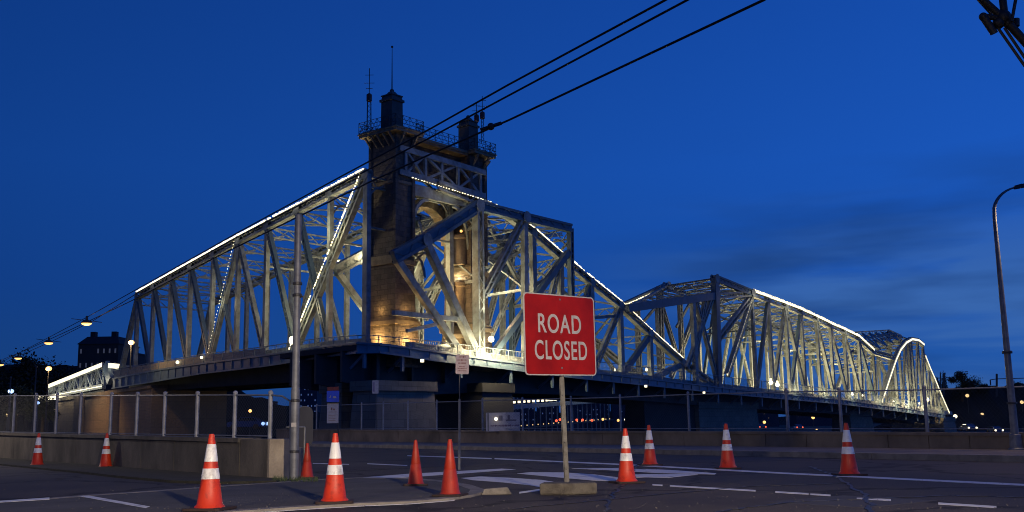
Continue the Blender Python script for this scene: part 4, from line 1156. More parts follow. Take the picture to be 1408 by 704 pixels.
# abutment
ab0, ab1 = flat(P(LF, 84, 560)), flat(P(LF, 214, 560))
t = thing('abutment', 'tan stone abutment wall carrying the left end of the bridge', 'wall', (ab1.x,ab1.y,-4))
g = MB(); back = -nf*11
A0, A1 = ab0-nf*-.6, ab1-nf*-.6
za, zb = P(LF, 84, 552).z, P(LF, 190, 536).z
def zz(p, z): return V((p.x,p.y,z))
g.hexa([zz(A0,-4.2),zz(A1,-4.2),zz(A1+back,-4.2),zz(A0+back,-4.2),zz(A0,za),zz(A1,zb),zz(A1+back,zb),zz(A0+back,za)]); g.build('wall_body', M['tan'], t)
g = MB(); e = nf*.25
g.hexa([zz(A0+e,za+.003),zz(A1+e,zb+.003),zz(A1+back,zb+.003),zz(A0+back,za+.003),zz(A0+e,za+.5),zz(A1+e,zb+.5),zz(A1+back,zb+.5),zz(A0+back,za+.5)]); g.build('coping', M['trim'], t)
g = MB(); cc = A0.lerp(A1, .3); g.beam(zz(cc+nf*.4,-4), zz(cc+nf*.4,zb-.4), 2.2, .9, nf); cc = A0.lerp(A1,.66); g.beam(zz(cc+nf*.4,-4), zz(cc+nf*.4,zb-.4), 2.2, .9, nf); g.build('buttress', M['tan'], t)
lamp('abutment_light', P(LF,150,545)+nf*9, 1900, (1,.62,.28), .4, None, 100, P(LF,150,590), .8)

# ------------------------------------------------------------------ street lamps on poles
def dist_lamp(x, ylamp, ybase, d, m, label, power=0, color=(1,.6,.25), r=.3, group=None, arm=0):
    b = at(x, d, ybase); t = at(x, d, ylamp); b = V((t.x,t.y,b.z))
    th = thing('street_lamp', label, 'street lamp', b, group)
    g = MB(); g.tube([b, t-V((0,0,r*.3))], .09, 6, r1=.06); g.build('pole', M['darkmetal'], th)
    g = MB(); g.sphere(t, r, 10, sz=.8); g.build('lamp_globe', m, th, smooth=True)
    if power: lamp('lamp_light', t+V((0,-r*1.6,-.1)), power, color, .2, th)
    return th
dist_lamp(180.5, 471, 508, 134, M['lampwarm'], 'bright amber street lamp at the left end of the bridge railing', 900, (1,.66,.28), .40)
dist_lamp(67, 507, 592, 110, M['lampwarm'], 'amber street lamp above the left fence, in front of the dark trees', 220, (1,.6,.22), .32)
dist_lamp(15, 538, 592, 100, M['lampblue'], 'small bluish white lamp low at the far left', 40, (.6,.75,1), .28)
dist_lamp(52, 554, 592, 90, M['lampblue'], 'tiny violet lamp just above the left fence', 0, r=.16)
for x, yt_, lb in ((48,505,'unlit slender lamp post rising behind the left fence'),(13,519,'short unlit post at the far left edge, behind the fence')):
    b = at(x, 80, 594); t = at(x+2, 80, yt_); g = MB(); g.tube([V((t.x,t.y,b.z)), t], .08, 6, r1=.05); g.sphere(t, .09, 6)
    tag(g.build('lamp_post', M['darkmetal'], org=(t.x,t.y,b.z)), lb, 'lamp post')
# right big lamp
b = at(1393, 27.5); b = V((b.x,b.y,.146)); top = at(1360, 27.5, 300)
sl = thing('street_lamp', 'tall tapered grey street lamp with curved arm at the right edge', 'street lamp', b)
g = MB(); zc_ = P((flat(b), V((1,0,0))), 1360, 292).z
vx = (b-V((0,0,b.z)))
bx = flat(b); 
pole = [b+V((0,0,z)) for z in (0, 2, 4, zc_-b.z-.2)]
rad = .72
for i in range(1, 9):
    th_ = PI/2*i/8*.86; pole.append(V((bx.x+rad*1.05*(1-math.cos(th_)), bx.y-.1*i/8, zc_+rad*.95*math.sin(th_))))
g.tube(pole[:4], .105, 14, r1=.052); g.tube(pole[3:], .052, 12, r1=.024); 
g.lathe(b, [(.2,0),(.2,.03),(.16,.06),(.15,.4),(.13,.42)], 14)
g.build('pole', M['galv'], sl, smooth=True)
tip = pole[-1]
g = MB(); g.lathe(b+V((0,0,2.55)), [(.129,0),(.133,.02),(.133,.05),(.125,.07)], 14); g.lathe(b+V((0,0,1.2)), [(.131,0),(.135,.02),(.135,.04),(.128,.06)], 14); g.build('clamp_band', M['darkmetal'], sl)
g = MB(); d_ = V((1,-.12,.18)).normalized()
for (s0, s1, w0, w1) in ((-.02,.18,.05,.10),(.18,.62,.10,.13),(.62,.75,.13,.05)):
    a_, b_ = tip+d_*s0, tip+d_*s1; up_ = V((0,0,1)); sd_ = d_.cross(up_).normalized()
    g.hexa([a_-sd_*w0-up_*.05, b_-sd_*w1-up_*.05, b_+sd_*w1-up_*.05, a_+sd_*w0-up_*.05, a_-sd_*w0*.8+up_*.05, b_-sd_*w1*.8+up_*.06, b_+sd_*w1*.8+up_*.06, a_+sd_*w0*.8+up_*.05])
g.build('lamp_head', M['darkmetal'], sl, bevel=.01)
g = MB(); g.lathe(tip+d_*.42-V((0,0,.11)), [(.05,0),(.10,.02),(.12,.06)], 12); g.build('lens', M['lampwarm'], sl)
lamp('lamp_light', tip+d_*.42-V((0,0,.25)), 550, (1,.68,.38), .12, sl, 150, tip+d_*.42-V((0,0,3)), .5)
# unseen street lamps added behind the viewer to light cones, sign and road
def added_rear_lamp(x, y, h, pw, colr, label, aim):
    th = thing('street_lamp', label, 'street lamp', (x,y,0))
    g = MB(); g.tube([(x,y,0),(x,y,h*.9),(x,y+.4,h),(x,y+1.2,h+.1)], .1, 10, r1=.05); g.build('pole', M['galv'], th, smooth=True)
    g = MB(); g.obox((x,y+1.5,h+.1), V((.13,0,0)), V((0,.35,0)), V((0,0,.05))); g.build('lamp_head', M['darkmetal'], th)
    lamp('lamp_light', (x,y+1.5,h-.05), pw, colr, .35, th, 72, aim, .45)
added_rear_lamp(6.0, -9.0, 5.6, 24000, (1,.80,.56), 'unseen street lamp added behind the photographer, to the right', (1, .9, 0))
th_ = thing('street_lamp', 'unseen street lamp added beside the river parapet, beyond the left edge', 'street lamp', (-27,38,0))  # no lamp is seen here: added to lift the piers, parapet and pavement
g = MB(); g.tube([(-27,38,0),(-27,38,7.6),(-26.6,38,8.1),(-25.6,38,8.3)], .1, 10, r1=.05); g.build('pole', M['galv'], th_, smooth=True)
g = MB(); g.obox((-25.3,38,8.3), V((.35,0,0)), V((0,.13,0)), V((0,0,.05))); g.build('lamp_head', M['darkmetal'], th_)
lamp('lamp_light', (-25.3,38,8.1), 2600, (1,.84,.66), .3, th_, 150, (-22,40,0), .4)
added_rear_lamp(-9.0, -9.0, 5.6, 4800, (1,.84,.62), 'unseen street lamp added behind the photographer, to the left', (-5.5, .6, 0))

# ------------------------------------------------------------------ traffic cones
def cone_local(h, banded, old):
    """parts in local coordinates, base on z=0"""
    ps = []
    r0, r1, hb = h*.175, h*.035, .035
    g = MB(); bw = h*.275
    pts_ = []
    for cx, cy in ((1,1),(-1,1),(-1,-1),(1,-1)):
        for k in range(4):
            a = math.atan2(cy, cx)-PI/4+PI/2*k/3; pts_.append((cx*(bw-.05)+.05*math.cos(a), cy*(bw-.05)+.05*math.sin(a)))
    g.prism(pts_, .004, hb); ps.append(('base', g, M['rubber'], False))
    def rad(z): return r0+(r1-r0)*(z-hb)/(h-hb)
    g = MB()
    if banded:
        prof = [(r0*1.16,hb),(r0*1.10,hb+.02),(rad(hb+.03),hb+.04)]
        prof += [(rad(z), z) for z in (h*.25,h*.5,h*.75,h*.97)] + [(r1*.92,h),(r1*.5,h+.002)]
    else:
        prof = [(r0*1.1,hb),(rad(hb+.02),hb+.03),(rad(h*.46),h*.46),(rad(h*.46)*.95,h*.47),(rad(h*.47)*1.0,h*.48),(rad(h*.8),h*.8),(rad(h*.97),h*.97),(r1*.8,h)]
    g.lathe((0,0,0), prof, 32); ps.append(('cone_body', g, M['redold'] if old else M['red'], True))
    if banded:
        for z0, z1 in ((.405,.545),(.635,.865)):
            g = MB(); z0 *= h; z1 *= h
            g.lathe((0,0,0), [(rad(z0)+.0025,z0),(rad(z0)+.004,z0+.002),(rad(z1)+.004,z1-.002),(rad(z1)+.0025,z1)], 32); ps.append(('reflective_band', g, M['white'], True))
    return ps
def make_cone(h, banded, old=False):
    t = thing('traffic_cone', 'x', 'traffic cone', (0,0,0), 'orange traffic cones closing the road', local=True)
    for n_, g_, m_, s_ in cone_local(h, banded, old): g_.build(n_, m_, t, org=(0,0,0), smooth=s_)
    return t
cones = [
 (288,701,.035,.94,1,-.2,'banded orange cone nearest the camera, its base cut by the bottom edge'),
 (460,691.5,.035,.92,1,.15,'brightly lit banded orange cone in front of the tall steel pole'),
 (862,664,0,.93,1,.3,'nearer banded orange cone of the pair right of the sign post'),
 (894,640,0,.96,1,.1,'farther banded orange cone of the pair right of the sign post'),
 (1001,644.5,0,.97,1,-.1,'banded orange cone standing alone between the pair by the sign and the rightmost cone'),
 (1168,653.5,0,.96,1,.05,'rightmost banded orange cone, alone on the white edge line'),
 (51,641,0,.98,1,0,'leftmost banded orange cone in front of the concrete barrier'),
 (145,643.5,0,.95,1,.2,'second banded orange cone from the left, against the concrete barrier'),
 (571.5,667,.035,.76,0,.1,'plain orange cone without bands on the corner, left of the larger plain one'),
 (619,681.5,.035,.80,0,-.25,'larger plain unbanded orange cone at the corner kerb, in front of the thin post'),
 (422,657.5,.035,.69,0,.4,'plain orange cone without bands just behind the tall steel pole')]
protos = {}
for x, y, z, h, banded, rz, lb in cones:
    if banded not in protos: o = make_cone(1.0, bool(banded), not banded); protos[banded] = o
    else: o = copy_tree(protos[banded])
    o.location = G(x, y, z); o.scale = (h,h,h); o.rotation_euler = (0, 0, rz); o['label'] = lb
    if x == 422: o.scale = (h*1.05,h*1.05,h)

# ------------------------------------------------------------------ signs
def text(body, size, loc, rot, m, parent, name='lettering', sx=1.0, off=0, ext=.002, space=1.0, align='CENTER', kern=None):
    cu = bpy.data.curves.new(name, 'FONT'); cu.body = body; cu.size = size; cu.align_x = align; cu.align_y = 'CENTER'
    cu.extrude = ext; cu.offset = off; cu.space_character = space; cu.space_line = .95
    cu.materials.append(m)
    o = bpy.data.objects.new(name, cu); col.objects.link(o); o.location = loc; o.rotation_euler = rot; o.scale = (sx, 1, 1)
    me = bpy.data.meshes.new_from_object(o); bpy.data.objects.remove(o)
    o = bpy.data.objects.new(name, me); col.objects.link(o); o.location = loc; o.rotation_euler = rot; o.scale = (sx, 1, 1)
    o.parent = parent; return o
def rrect(w, h, r, n=6):
    pts_ = []
    for cx, cy, a0 in ((w/2-r,h/2-r,0),(-w/2+r,h/2-r,PI/2),(-w/2+r,-h/2+r,PI),(w/2-r,-h/2+r,1.5*PI)):
        for k in range(n+1): a = a0+PI/2*k/n; pts_.append((cx+r*math.cos(a), cy+r*math.sin(a)))
    return pts_
def plate(w, h, r, th, m, parent, name, y=0, cz=0, cx=0, dy=None):
    """upright plate in local XZ, front face toward -Y at y"""
    g = MB(); p = rrect(w, h, r); n = len(p)
    g.v += [V((cx+a, y, cz+b)) for a, b in p]+[V((cx+a, y+th, cz+b)) for a, b in p]
    g.f.append(tuple(range(n))); g.m.append(0); g.f.append(tuple(n+i for i in reversed(range(n)))); g.m.append(0)
    for i in range(n): j = (i+1) % n; g.f.append((i, n+i, n+j, j)); g.m.append(0)
    return g.build(name, m, parent, org=(0,0,0))
# road closed
base = G(780, 679)
D0 = base.y
rc = thing('road_closed_sign', 'red ROAD CLOSED sign on a leaning steel post in a concrete block', 'road sign', base, local=True)
k_ = D0/F
g = MB()
hb = .17
g.v = []
pts_ = [(-.42,-.20),(.06,-.28),(.44,-.14),(.42,.16),(.02,.26),(-.36,.14)]
M['slab'] = mat('slab_concrete', (.14,.125,.10), .9, c2=(.06,.052,.045), scale=5, detail=10, bump=.6)
g.prism(pts_, 0, hb); g.build('base_block', M['slab'], rc, org=(0,0,0), bevel=.03)
lean = math.radians(1.9); yaw = math.radians(-24)
mtop = at(772, D0, 517)-base
pz = mtop.z+1.15
g = MB(); tpv = V((mtop.x, 0, mtop.z)); dirp = tpv.normalized()
bt_ = V((0,0,hb-.03)); tt_ = V((mtop.x*1.55, 0, mtop.z*1.55))
for (w, h_, ox, oy) in ((.05,.006,0,0),(.006,.03,-.022,.015),(.006,.03,.022,.015),(.016,.006,-.03,.03),(.016,.006,.03,.03)):
    g.beam(bt_+V((ox,oy,0)), tt_+V((ox,oy,0)), w, h_, V((0,-1,0)))
g.build('sign_post', M['postmetal'], rc, org=(0,0,0))
g = MB()
for z in (.35, .75, 1.1, 1.45):
    c = dirp*(z/dirp.z); g.lathe(c+V((0,-.008,0)), [(.008,0),(.008,.012)], 8)
g.build('bolt', M['darkmetal'], rc, org=(0,0,0))
kf = (D0-.10)/15.3
cen = V((.714*kf, D0-.10, CAMH+1.30*kf))-base
SW, SH = 1.50*kf, 1.213*kf
me_ = plate(SW, SH, .07, .006, M['signwhite'], rc, 'sign_panel')
me_.location = cen
me_.rotation_euler = (Matrix.Rotation(math.radians(42), 3, 'Z') @ Matrix.Rotation(math.radians(-.7), 3, 'Y')).to_euler()
fc = plate(SW-.05, SH-.036, .055, .002, M['signred'], me_, 'red_face', y=-.003)
text('ROAD', .40, (-.02, -.006, .15), (PI/2,0,0), M['signwhite'], me_, sx=.78, off=.005, space=1.12)
text('CLOSED', .40, (0, -.006, -.25), (PI/2,0,0), M['signwhite'], me_, sx=.70, off=.005, space=1.12)
g = MB()
for z in (.52, -.52):
    g.lathe((0,0,0), [(.012,0),(.012,.004)], 8); 
for z in (.54, -.5):
    g.obox((0,-.006,z), V((.012,0,0)), V((0,.003,0)), V((0,0,.012)))
g.build('bolt', M['galv'], me_, org=(0,0,0))

# rubble kerb piece + litter
g = MB(); c = G(684, 680)
g.hexa([c+V(p) for p in ((-.24,-.07,0),(.22,-.05,0),(.2,.10,0),(-.2,.12,0),(-.20,-.04,.09),(.16,-.03,.11),(.14,.07,.11),(-.15,.08,.08))])
tag(g.build('kerb_fragment', M['rubble'], org=c, bevel=.015), 'broken pale kerb fragment on the road between the corner and the sign base', 'rubble')
g = MB(); c = G(1063, 628); g.sphere(c+V((0,0,.07)), .08, 8, sz=.9)
tag(g.build('litter', mat('litter_white', (.5,.5,.5), .6), org=c), 'small white ball of litter beside the far kerb', 'litter')

# tall steel pole with hooks and the back of a traffic sign
pb = G(404, 659, .035); pt_ = at(411, pb.y, 296)
ph = thing('steel_pole', 'tall bare galvanized steel pole at the barrier end, cutting the bridge', 'pole', pb)
g = MB(); tz = pt_.z
g.tube([pb, V((pb.x,pb.y,tz*.33)), V((pb.x,pb.y,tz*.335))], .088, 16); g.tube([V((pb.x,pb.y,tz*.33)), V((pb.x,pb.y,tz))], .078, 16, r1=.062); g.sphere(V((pb.x,pb.y,tz)), .065, 12, sz=.5)
g.build('shaft', M['galv'], ph, smooth=True)
g = MB()
for y_ in (623, 553, 408, 392):
    g = MB(); z = at(404, pb.y, y_).z; g.lathe(V((pb.x,pb.y,z)), [(.085,0),(.095,.01),(.095,.05),(.085,.06)], 14); g.build('clamp', M['darkmetal'], ph)
g = MB(); z = at(404, pb.y, 410).z; g.tube([V((pb.x,pb.y,z)), V((pb.x+.13,pb.y-.05,z+.03)), V((pb.x+.15,pb.y-.05,z-.10))], .02, 6)
g.build('hook', M['darkmetal'], ph)
g = MB(); z = at(404, pb.y, 584).z; g.obox((pb.x,pb.y-.094,z), V((.05,0,0)), V((0,.004,0)), V((0,0,.04))); g.build('label_plate', M['signwhite'], ph)
# rounded dark sign seen from behind
sc_ = at(419, pb.y+.35, 587)
bs = thing('sign_back', 'dark rounded back of a traffic sign fixed behind the tall steel pole', 'road sign', sc_, local=True)
p_ = plate(.36, .80, .14, .02, M['darkmetal'], bs, 'panel'); p_.rotation_euler = (0,0,math.radians(35))
p2_ = plate(.375, .815, .145, .006, M['galv'], bs, 'rim', y=.022); p2_.rotation_euler = (0,0,math.radians(35))
g = MB(); g.tube([(-.30,-.30,0),(0,0,0)], .02, 6); g.tube([(0,0,0),(0,0,-sc_.z+.1)], .022, 8); g.build('support', M['galv'], bs, org=(0,0,0))
# weeds at the pole base
random.seed(3)
g = MB()
for i in range(220):
    a = G(404+random.uniform(-30, 35), 661+random.uniform(-2.5, 1.5), .035); h_ = random.uniform(.03,.11); d_ = V((random.uniform(-.05,.05), random.uniform(-.05,.05), h_)); w_ = V((.006,0,0))
    g.face([a-w_, a+w_, a+d_])
o = g.build('weeds', M['grass']); o['kind'] = 'stuff'; o['label'] = 'thin weeds growing round the pole base'

# grit, leaves and gravel scattered on the road
g = MB(); random.seed(9)
for i in range(420):
    x, y = random.uniform(-20, 1430), 704-random.random()**1.6*62
    a = G(x, y, .0); s_ = random.uniform(.003, .009)
    g.hexa([a+V((-s_,-s_*.7,.036)), a+V((s_,-s_*.5,.036)), a+V((s_*.8,s_,.036)), a+V((-s_*.6,s_*.8,.036)), a+V((-s_*.7,-s_*.4,.036+s_)), a+V((s_*.6,-s_*.2,.036+s_)), a+V((s_*.5,s_*.6,.036+s_)), a+V((-s_*.4,s_*.5,.036+s_))])
o = g.build('grit', mat('grit', (.13,.12,.10), .9)); o['kind'] = 'stuff'; o['label'] = 'loose grit scattered over the asphalt'
# bus stop sign
bb = at(465, 41); bz = P(WP, 465, 606).z
bs_d = P(WP, 457, 600).y-1.2
bb = at(465, bs_d); bb = V((bb.x,bb.y,.146))
st = thing('bus_stop_sign', 'bus stop post with blue flag and white timetable in front of the shaded pier', 'bus stop sign', bb, local=True)
zt1 = at(465, bs_d, 531).z-.146
g = MB(); g.tube([(0,0,0),(0,0,zt1)], .035, 8); g.build('post', M['darkmetal'], st, org=(0,0,0), smooth=True)
mpx = bs_d/F
def Zp(y): return at(457, bs_d, y).z-.146
cx = at(457.5, bs_d).x-bb.x
w = 17*mpx
bp_ = plate(w, (553-538)*mpx, .03, .02, M['blue'], st, 'blue_flag', y=-.05, cz=Zp(545), cx=cx)
g = MB(); g.obox((cx,-.04,Zp(534.5)), V((w*.46,0,0)), V((0,.02,0)), V((0,0,2.6*mpx))); g.build('red_header', mat('dull_red', (.22,.02,.02), .5), st, org=(0,0,0), bevel=.01)
plate(w*.92, (582-555)*mpx, .02, .02, M['plate'], st, 'timetable', y=-.05, cz=Zp(568), cx=cx)
g = MB(); g.obox((cx,-.06,Zp(555)), V((w*.45,0,0)), V((0,.012,0)), V((0,0,.025))); g.build('frame_bar', mat('brass', (.35,.25,.12), .5), st, org=(0,0,0))
g = MB()   # bus pictogram and marks on the flag
g.obox((cx+w*.14,-.056,Zp(546)), V((w*.12,0,0)), V((0,.003,0)), V((0,0,.045))); g.obox((cx+w*.14,-.057,Zp(546)-.055), V((w*.15,0,0)), V((0,.003,0)), V((0,0,.015)))
g.obox((cx-w*.18,-.056,Zp(545)), V((w*.03,0,0)), V((0,.003,0)), V((0,0,.06))); g.obox((cx-w*.23,-.057,Zp(545)-.06), V((w*.08,0,0)), V((0,.003,0)), V((0,0,.012)))
g.build('pictogram', M['signwhite'], bp_, org=(0,0,0))
g = MB()
g.obox((cx-w*.1,-.056,Zp(562)), V((w*.06,0,0)), V((0,.003,0)), V((0,0,.07))); g.obox((cx+w*.1,-.056,Zp(563)), V((w*.06,0,0)), V((0,.003,0)), V((0,0,.05)))
g.obox((cx,-.056,Zp(566.5)), V((w*.34,0,0)), V((0,.003,0)), V((0,0,.012)))
for i in range(4): g.obox((cx-w*.05,-.056,Zp(571+i*2.4)), V((w*.28,0,0)), V((0,.003,0)), V((0,0,.010)))
g.build('print', mat('print_rust', (.28,.14,.09), .6), st, org=(0,0,0))
# small white plate on a thin post
q1 = at(518, bs_d+.2); q1 = V((q1.x,q1.y,.146))
s2 = thing('small_sign', 'small white plate on a thin post in front of the pale pier', 'sign', q1, local=True)
g = MB(); zz_ = at(518, q1.y, 523).z-.146; g.tube([(0,0,0),(0,0,zz_)], .022, 6); g.build('post', M['darkmetal'], s2, org=(0,0,0))
zc2 = at(518, q1.y, 532).z-.146
o = plate(8.5*mpx, 18*mpx, .03, .015, M['plate'], s2, 'plate', y=-.04, cz=zc2, cx=-2*mpx); 
g = MB(); g.obox((-4*mpx,-.045,zc2), V((.03,0,0)), V((0,.002,0)), V((0,0,6.5*mpx))); g.build('stripe', mat('violet_ink', (.12,.08,.3), .6), s2, org=(0,0,0))
# parking sign
pk = G(631.5, 646); pkd = pk.y
s3 = thing('parking_sign', 'small pinkish parking notice high on a thin pale post at the corner', 'parking sign', pk, local=True)
zt2 = at(629, pkd, 488).z
xt = at(632, pkd, 501).x-pk.x; zz3 = at(632, pkd, 501).z
kx = pkd/F
g = MB(); g.beam((0,0,0), (xt*.6,0,at(630, pkd, 549).z), .05, .03, (0,-1,0)); g.beam((-.01,0,0), (xt*.6-.01,0,at(630, pkd, 549).z), .012, .06, (0,-1,0)); g.build('post', M['galv'], s3, org=(0,0,0))
g = MB(); g.tube([(xt*.6,.02,at(630, pkd, 552).z), (xt,.03,zz3+.25)], .014, 6); g.build('thin_rod', M['darkmetal'], s3, org=(0,0,0))
o = plate(18*kx, 26.5*kx, .03, .008, M['pink'], s3, 'plate', y=-.02, cz=zz3, cx=xt); o.rotation_euler = (0, math.radians(1.5), 0)
sc3 = 18*kx/.36
random.seed(21)   # the print is too small to read in the photograph: broken strokes of the same size and colour
g = MB()
for hs, dz_, hw in ((.030,.205,.09),(.026,.115,.125),(.026,.03,.11),(.018,-.06,.08),(.018,-.11,.12),(.02,-.175,.115)):
    x_ = -hw
    while x_ < hw:
        w_ = random.uniform(.006,.014); g.obox((xt+x_*sc3, -.024, zz3+dz_*sc3), V((w_*sc3*.5,0,0)), V((0,.002,0)), V((0,0,hs*sc3*random.uniform(.6,1)))); x_ += w_+random.uniform(.006,.016)
g.build('print', M['inkred'], o, org=(0,0,0))
# notice board on the fence
nbp = P(FP, 692, 580); nb_d = nbp.y-.15
bx_ = at(691.5, nb_d, 580)
s4 = thing('notice_board', 'pale notice board with small printed sketches hung on the river fence', 'notice board', bx_, local=True)
kk = nb_d/F; ang = math.atan2(dRoad.y, dRoad.x)+PI
o = plate(46*kk, 25*kk, .02, .03, M['plate'], s4, 'board', y=0); 
g = MB()
g.obox((-3*kk,-.004,5*kk), V((2.6*kk,0,0)), V((0,.002,0)), V((0,0,3.5*kk))); g.obox((11*kk,-.004,2*kk), V((7*kk,0,0)), V((0,.002,0)), V((0,0,1*kk))); g.obox((8*kk,-.0045,5*kk), V((1.6*kk,0,0)), V((0,.002,0)), V((0,0,4*kk)))
g.build('sketch', mat('ink_grey', (.16,.15,.2), .6), o, org=(0,0,0))
g = MB(); x_ = -16.0
while x_ < 21: w_ = random.uniform(.5,1.3); g.obox((x_*kk, -.004, -5*kk), V((w_*kk*.5,0,0)), V((0,.002,0)), V((0,0,random.uniform(.7,1.4)*kk))); x_ += w_+random.uniform(.3,.9)
g.build('print', mat('ink_violet', (.14,.08,.16), .6), o, org=(0,0,0))
g = MB(); g.obox((-20*kk,-.003,0), V((1.0*kk,0,0)), V((0,.002,0)), V((0,0,12*kk))); g.build('edge_strip', M['galv'], o, org=(0,0,0))
g = MB(); lp = at(682, nb_d-.25, 576); g.sphere(lp, 2.5*kk, 10)
tag(g.build('small_lamp', M['lampwhite'], org=lp, smooth=True), 'small round glowing lamp at the top left of the notice board', 'lamp')

# ------------------------------------------------------------------ overhead wires and hanging lamps
def dep(x, y, h=8.0): d = ray(x, y); return O + d*((h-CAMH)/d.z)
wires = []
def wire(pts_, label, r=.022, h=8.0, extra=None):
    ps = [dep(x, y, h) for x, y in pts_]
    # gentle subdivision
    out_ = []
    for a, b in zip(ps[:-1], ps[1:]):
        for i in range(4): out_.append(a.lerp(b, i/4))
    out_.append(ps[-1]); g = MB()
    for a, b in zip(out_[:-1], out_[1:]): g.tube([a, b], r, 6, cap=True)
    o = g.build('overhead_wire', M['wire'], org=out_[0]); tag(o, label, 'cable', 'overhead street wires'); return o
wire([(985,-40),(915,0),(700,116),(590,178),(470,242),(330,318),(200,391),(118,437),(67,464),(25,486),(-10,504)], 'topmost of the two overhead wires running close together', .021)
wire([(1015,-36),(945,0),(700,131),(590,190),(470,252),(330,324),(200,396),(128,441),(70,470),(20,492),(-14,510)], 'lower of the two overhead wires running close together', .021)
wire([(1130,-46),(1050,0),(700,165),(584,215.5),(509,250),(400,303),(300,352),(180,414),(100,452),(41,479),(-10,500)], 'single overhead wire crossing in front of the right turret', .024)
g = MB(); p = dep(675, 174); g.sphere(p, .09, 8); g.tube([p-V((.25,0,.08)), p+V((.25,0,.08))], .045, 6)
tag(g.build('wire_clamp', M['wire'], org=p), 'black wire clamp on the single overhead wire by the right turret', 'clamp')
for (xa, ya, xb, yb, x, y) in ((660,135,663,163,0,0),):
    pass
hang = [(119,444,'largest hanging street lamp, nearest of those strung on the wires at the left'),(67,471,'second hanging street lamp from the right on the left wires'),(25,492,'small hanging street lamp above the dark trees'),(0.5,501,'hanging street lamp cut by the left edge')]
pro = None
for i, (x, y, lb) in enumerate(hang):
    p = dep(x, y, 7.6)
    if pro is None:
        pro = thing('hanging_lamp', lb, 'hanging lamp', p, 'hanging street lamps', local=True)
        g = MB(); g.lathe((0,0,0), [(.33,-.02),(.34,.03),(.22,.14),(.08,.2),(.07,.42),(.03,.44)], 16); g.build('lamp_shade', M['darkmetal'], pro, org=(0,0,0), smooth=True)
        g = MB(); g.lathe((0,0,0), [(.10,-.16),(.26,-.11),(.31,-.022)], 16); g.build('lens', M['lampwarm'], pro, org=(0,0,0), smooth=True)
        g = MB(); g.tube([(-.95,0,.28),(.95,0,.02)], .02, 5); g.build('bracket_arm', M['darkmetal'], pro, org=(0,0,0))
        o = pro
    else: o = copy_tree(pro); o['label'] = lb
    o.location = p
lamp('hanging_light', dep(119,444,7.6)-V((0,0,.5)), 30, (1,.68,.35), .2)
# cable bracket at the upper right
def cb_pt(x, y, d=9.0): return at(x, d, y)
cbk = thing('cable_bracket', 'black span wire clamp with insulators in the upper right corner', 'cable clamp', cb_pt(1385,30))
g = MB(); g.tube([cb_pt(1338,-12), cb_pt(1385,30)], .035, 10); g.tube([cb_pt(1382,27), cb_pt(1440,92)], .04, 10); g.build('span_rod', M['wire'], cbk, smooth=True)
g = MB(); g.tube([cb_pt(1377,-14), cb_pt(1382,26)], .034, 10); g.tube([cb_pt(1399,-14,8.9), cb_pt(1391,30,8.9)], .016, 8); g.build('hanger', M['wire'], cbk, smooth=True)
g = MB(); g.tube([cb_pt(1351,22), cb_pt(1354,26), cb_pt(1366,44), cb_pt(1367,46)], .036, 10); g.sphere(cb_pt(1352,23), .04, 10); g.tube([cb_pt(1352,22), cb_pt(1384,27)], .028, 8); g.build('insulator', M['wire'], cbk, smooth=True)
g = MB(); g.tube([cb_pt(1397,26), cb_pt(1397,36)], .032, 10); g.tube([cb_pt(1388,29), cb_pt(1397,31)], .02, 8); g.build('insulator', M['wire'], cbk, smooth=True)
g = MB(); g.sphere(cb_pt(1380,24), .07, 10); g.sphere(cb_pt(1373,32), .055, 10); g.sphere(cb_pt(1386,31), .05, 10); g.build('clamp_body', M['wire'], cbk, smooth=True)
g = MB(); g.tube([cb_pt(1372,38), cb_pt(1440,135)], .013, 6); g.tube([cb_pt(1381,38), cb_pt(1440,125)], .013, 6); g.tube([cb_pt(1334,-12,9.1), cb_pt(1372,30,9.1)], .010, 6); g.build('thin_wire', M['wire'], cbk)

# ------------------------------------------------------------------ buildings and far city
def building(x0, x1, ytop, d, depth, m, label, rows=6, cols=7, lit=.3, wm=None, roof=None, chim=(), basez=-3.0, ww=.45, hh=.5):
    a, b = at(x0, d, ytop), at(x1, d, ytop); z1 = (a.z+b.z)/2; w = b.x-a.x
    t = thing('building', label, 'building', ((a.x+b.x)/2, d, basez))
    g = MB(); g.box(a.x, d, basez, b.x, d+depth, z1); g.build('wall', m, t)
    g = MB()
    if roof == 'hip':
        hx = w*.12; hr = (z1-basez)*.085
        g.hexa([V((a.x-.4,d-.4,z1+.01)),V((b.x+.4,d-.4,z1+.01)),V((b.x+.4,d+depth+.4,z1+.01)),V((a.x-.4,d+depth+.4,z1+.01)),V((a.x+hx,d+3,z1+hr)),V((b.x-hx,d+3,z1+hr)),V((b.x-hx,d+depth-3,z1+hr)),V((a.x+hx,d+depth-3,z1+hr))])
        for c in chim:
            cx_ = a.x+w*c; g.box(cx_-.8, d+3, z1+hr*.6, cx_+.8, d+5, z1+hr+1.6)
    else: g.box(a.x-.2, d-.2, z1+.01, b.x+.2, d+depth+.2, z1+.5)
    g.build('roof', M['roof'], t)
    zlo = max(basez+1, CAMH+0.3)
    fr_ = (z1-zlo)/rows; fw = w/cols; n_ = 0
    proto_w = {}
    for r in range(rows):
        for c in range(cols):
            if random.random() > lit or n_ > 60: continue
            n_ += 1; cx_ = a.x+fw*(c+.5); cz_ = zlo+fr_*(r+.5)
            key = 0
            if key not in proto_w:
                g = MB(); g.box(-fw*ww/2, -.06, -fr_*hh/2, fw*ww/2, .05, fr_*hh/2); w_ = g.build('window', wm or M['winlit'], t, org=(0,0,0)); proto_w[key] = w_
            else: w_ = proto_w[key].copy(); col.objects.link(w_)
            w_.location = V((cx_, d, cz_))-V(t['_o'])
    return t
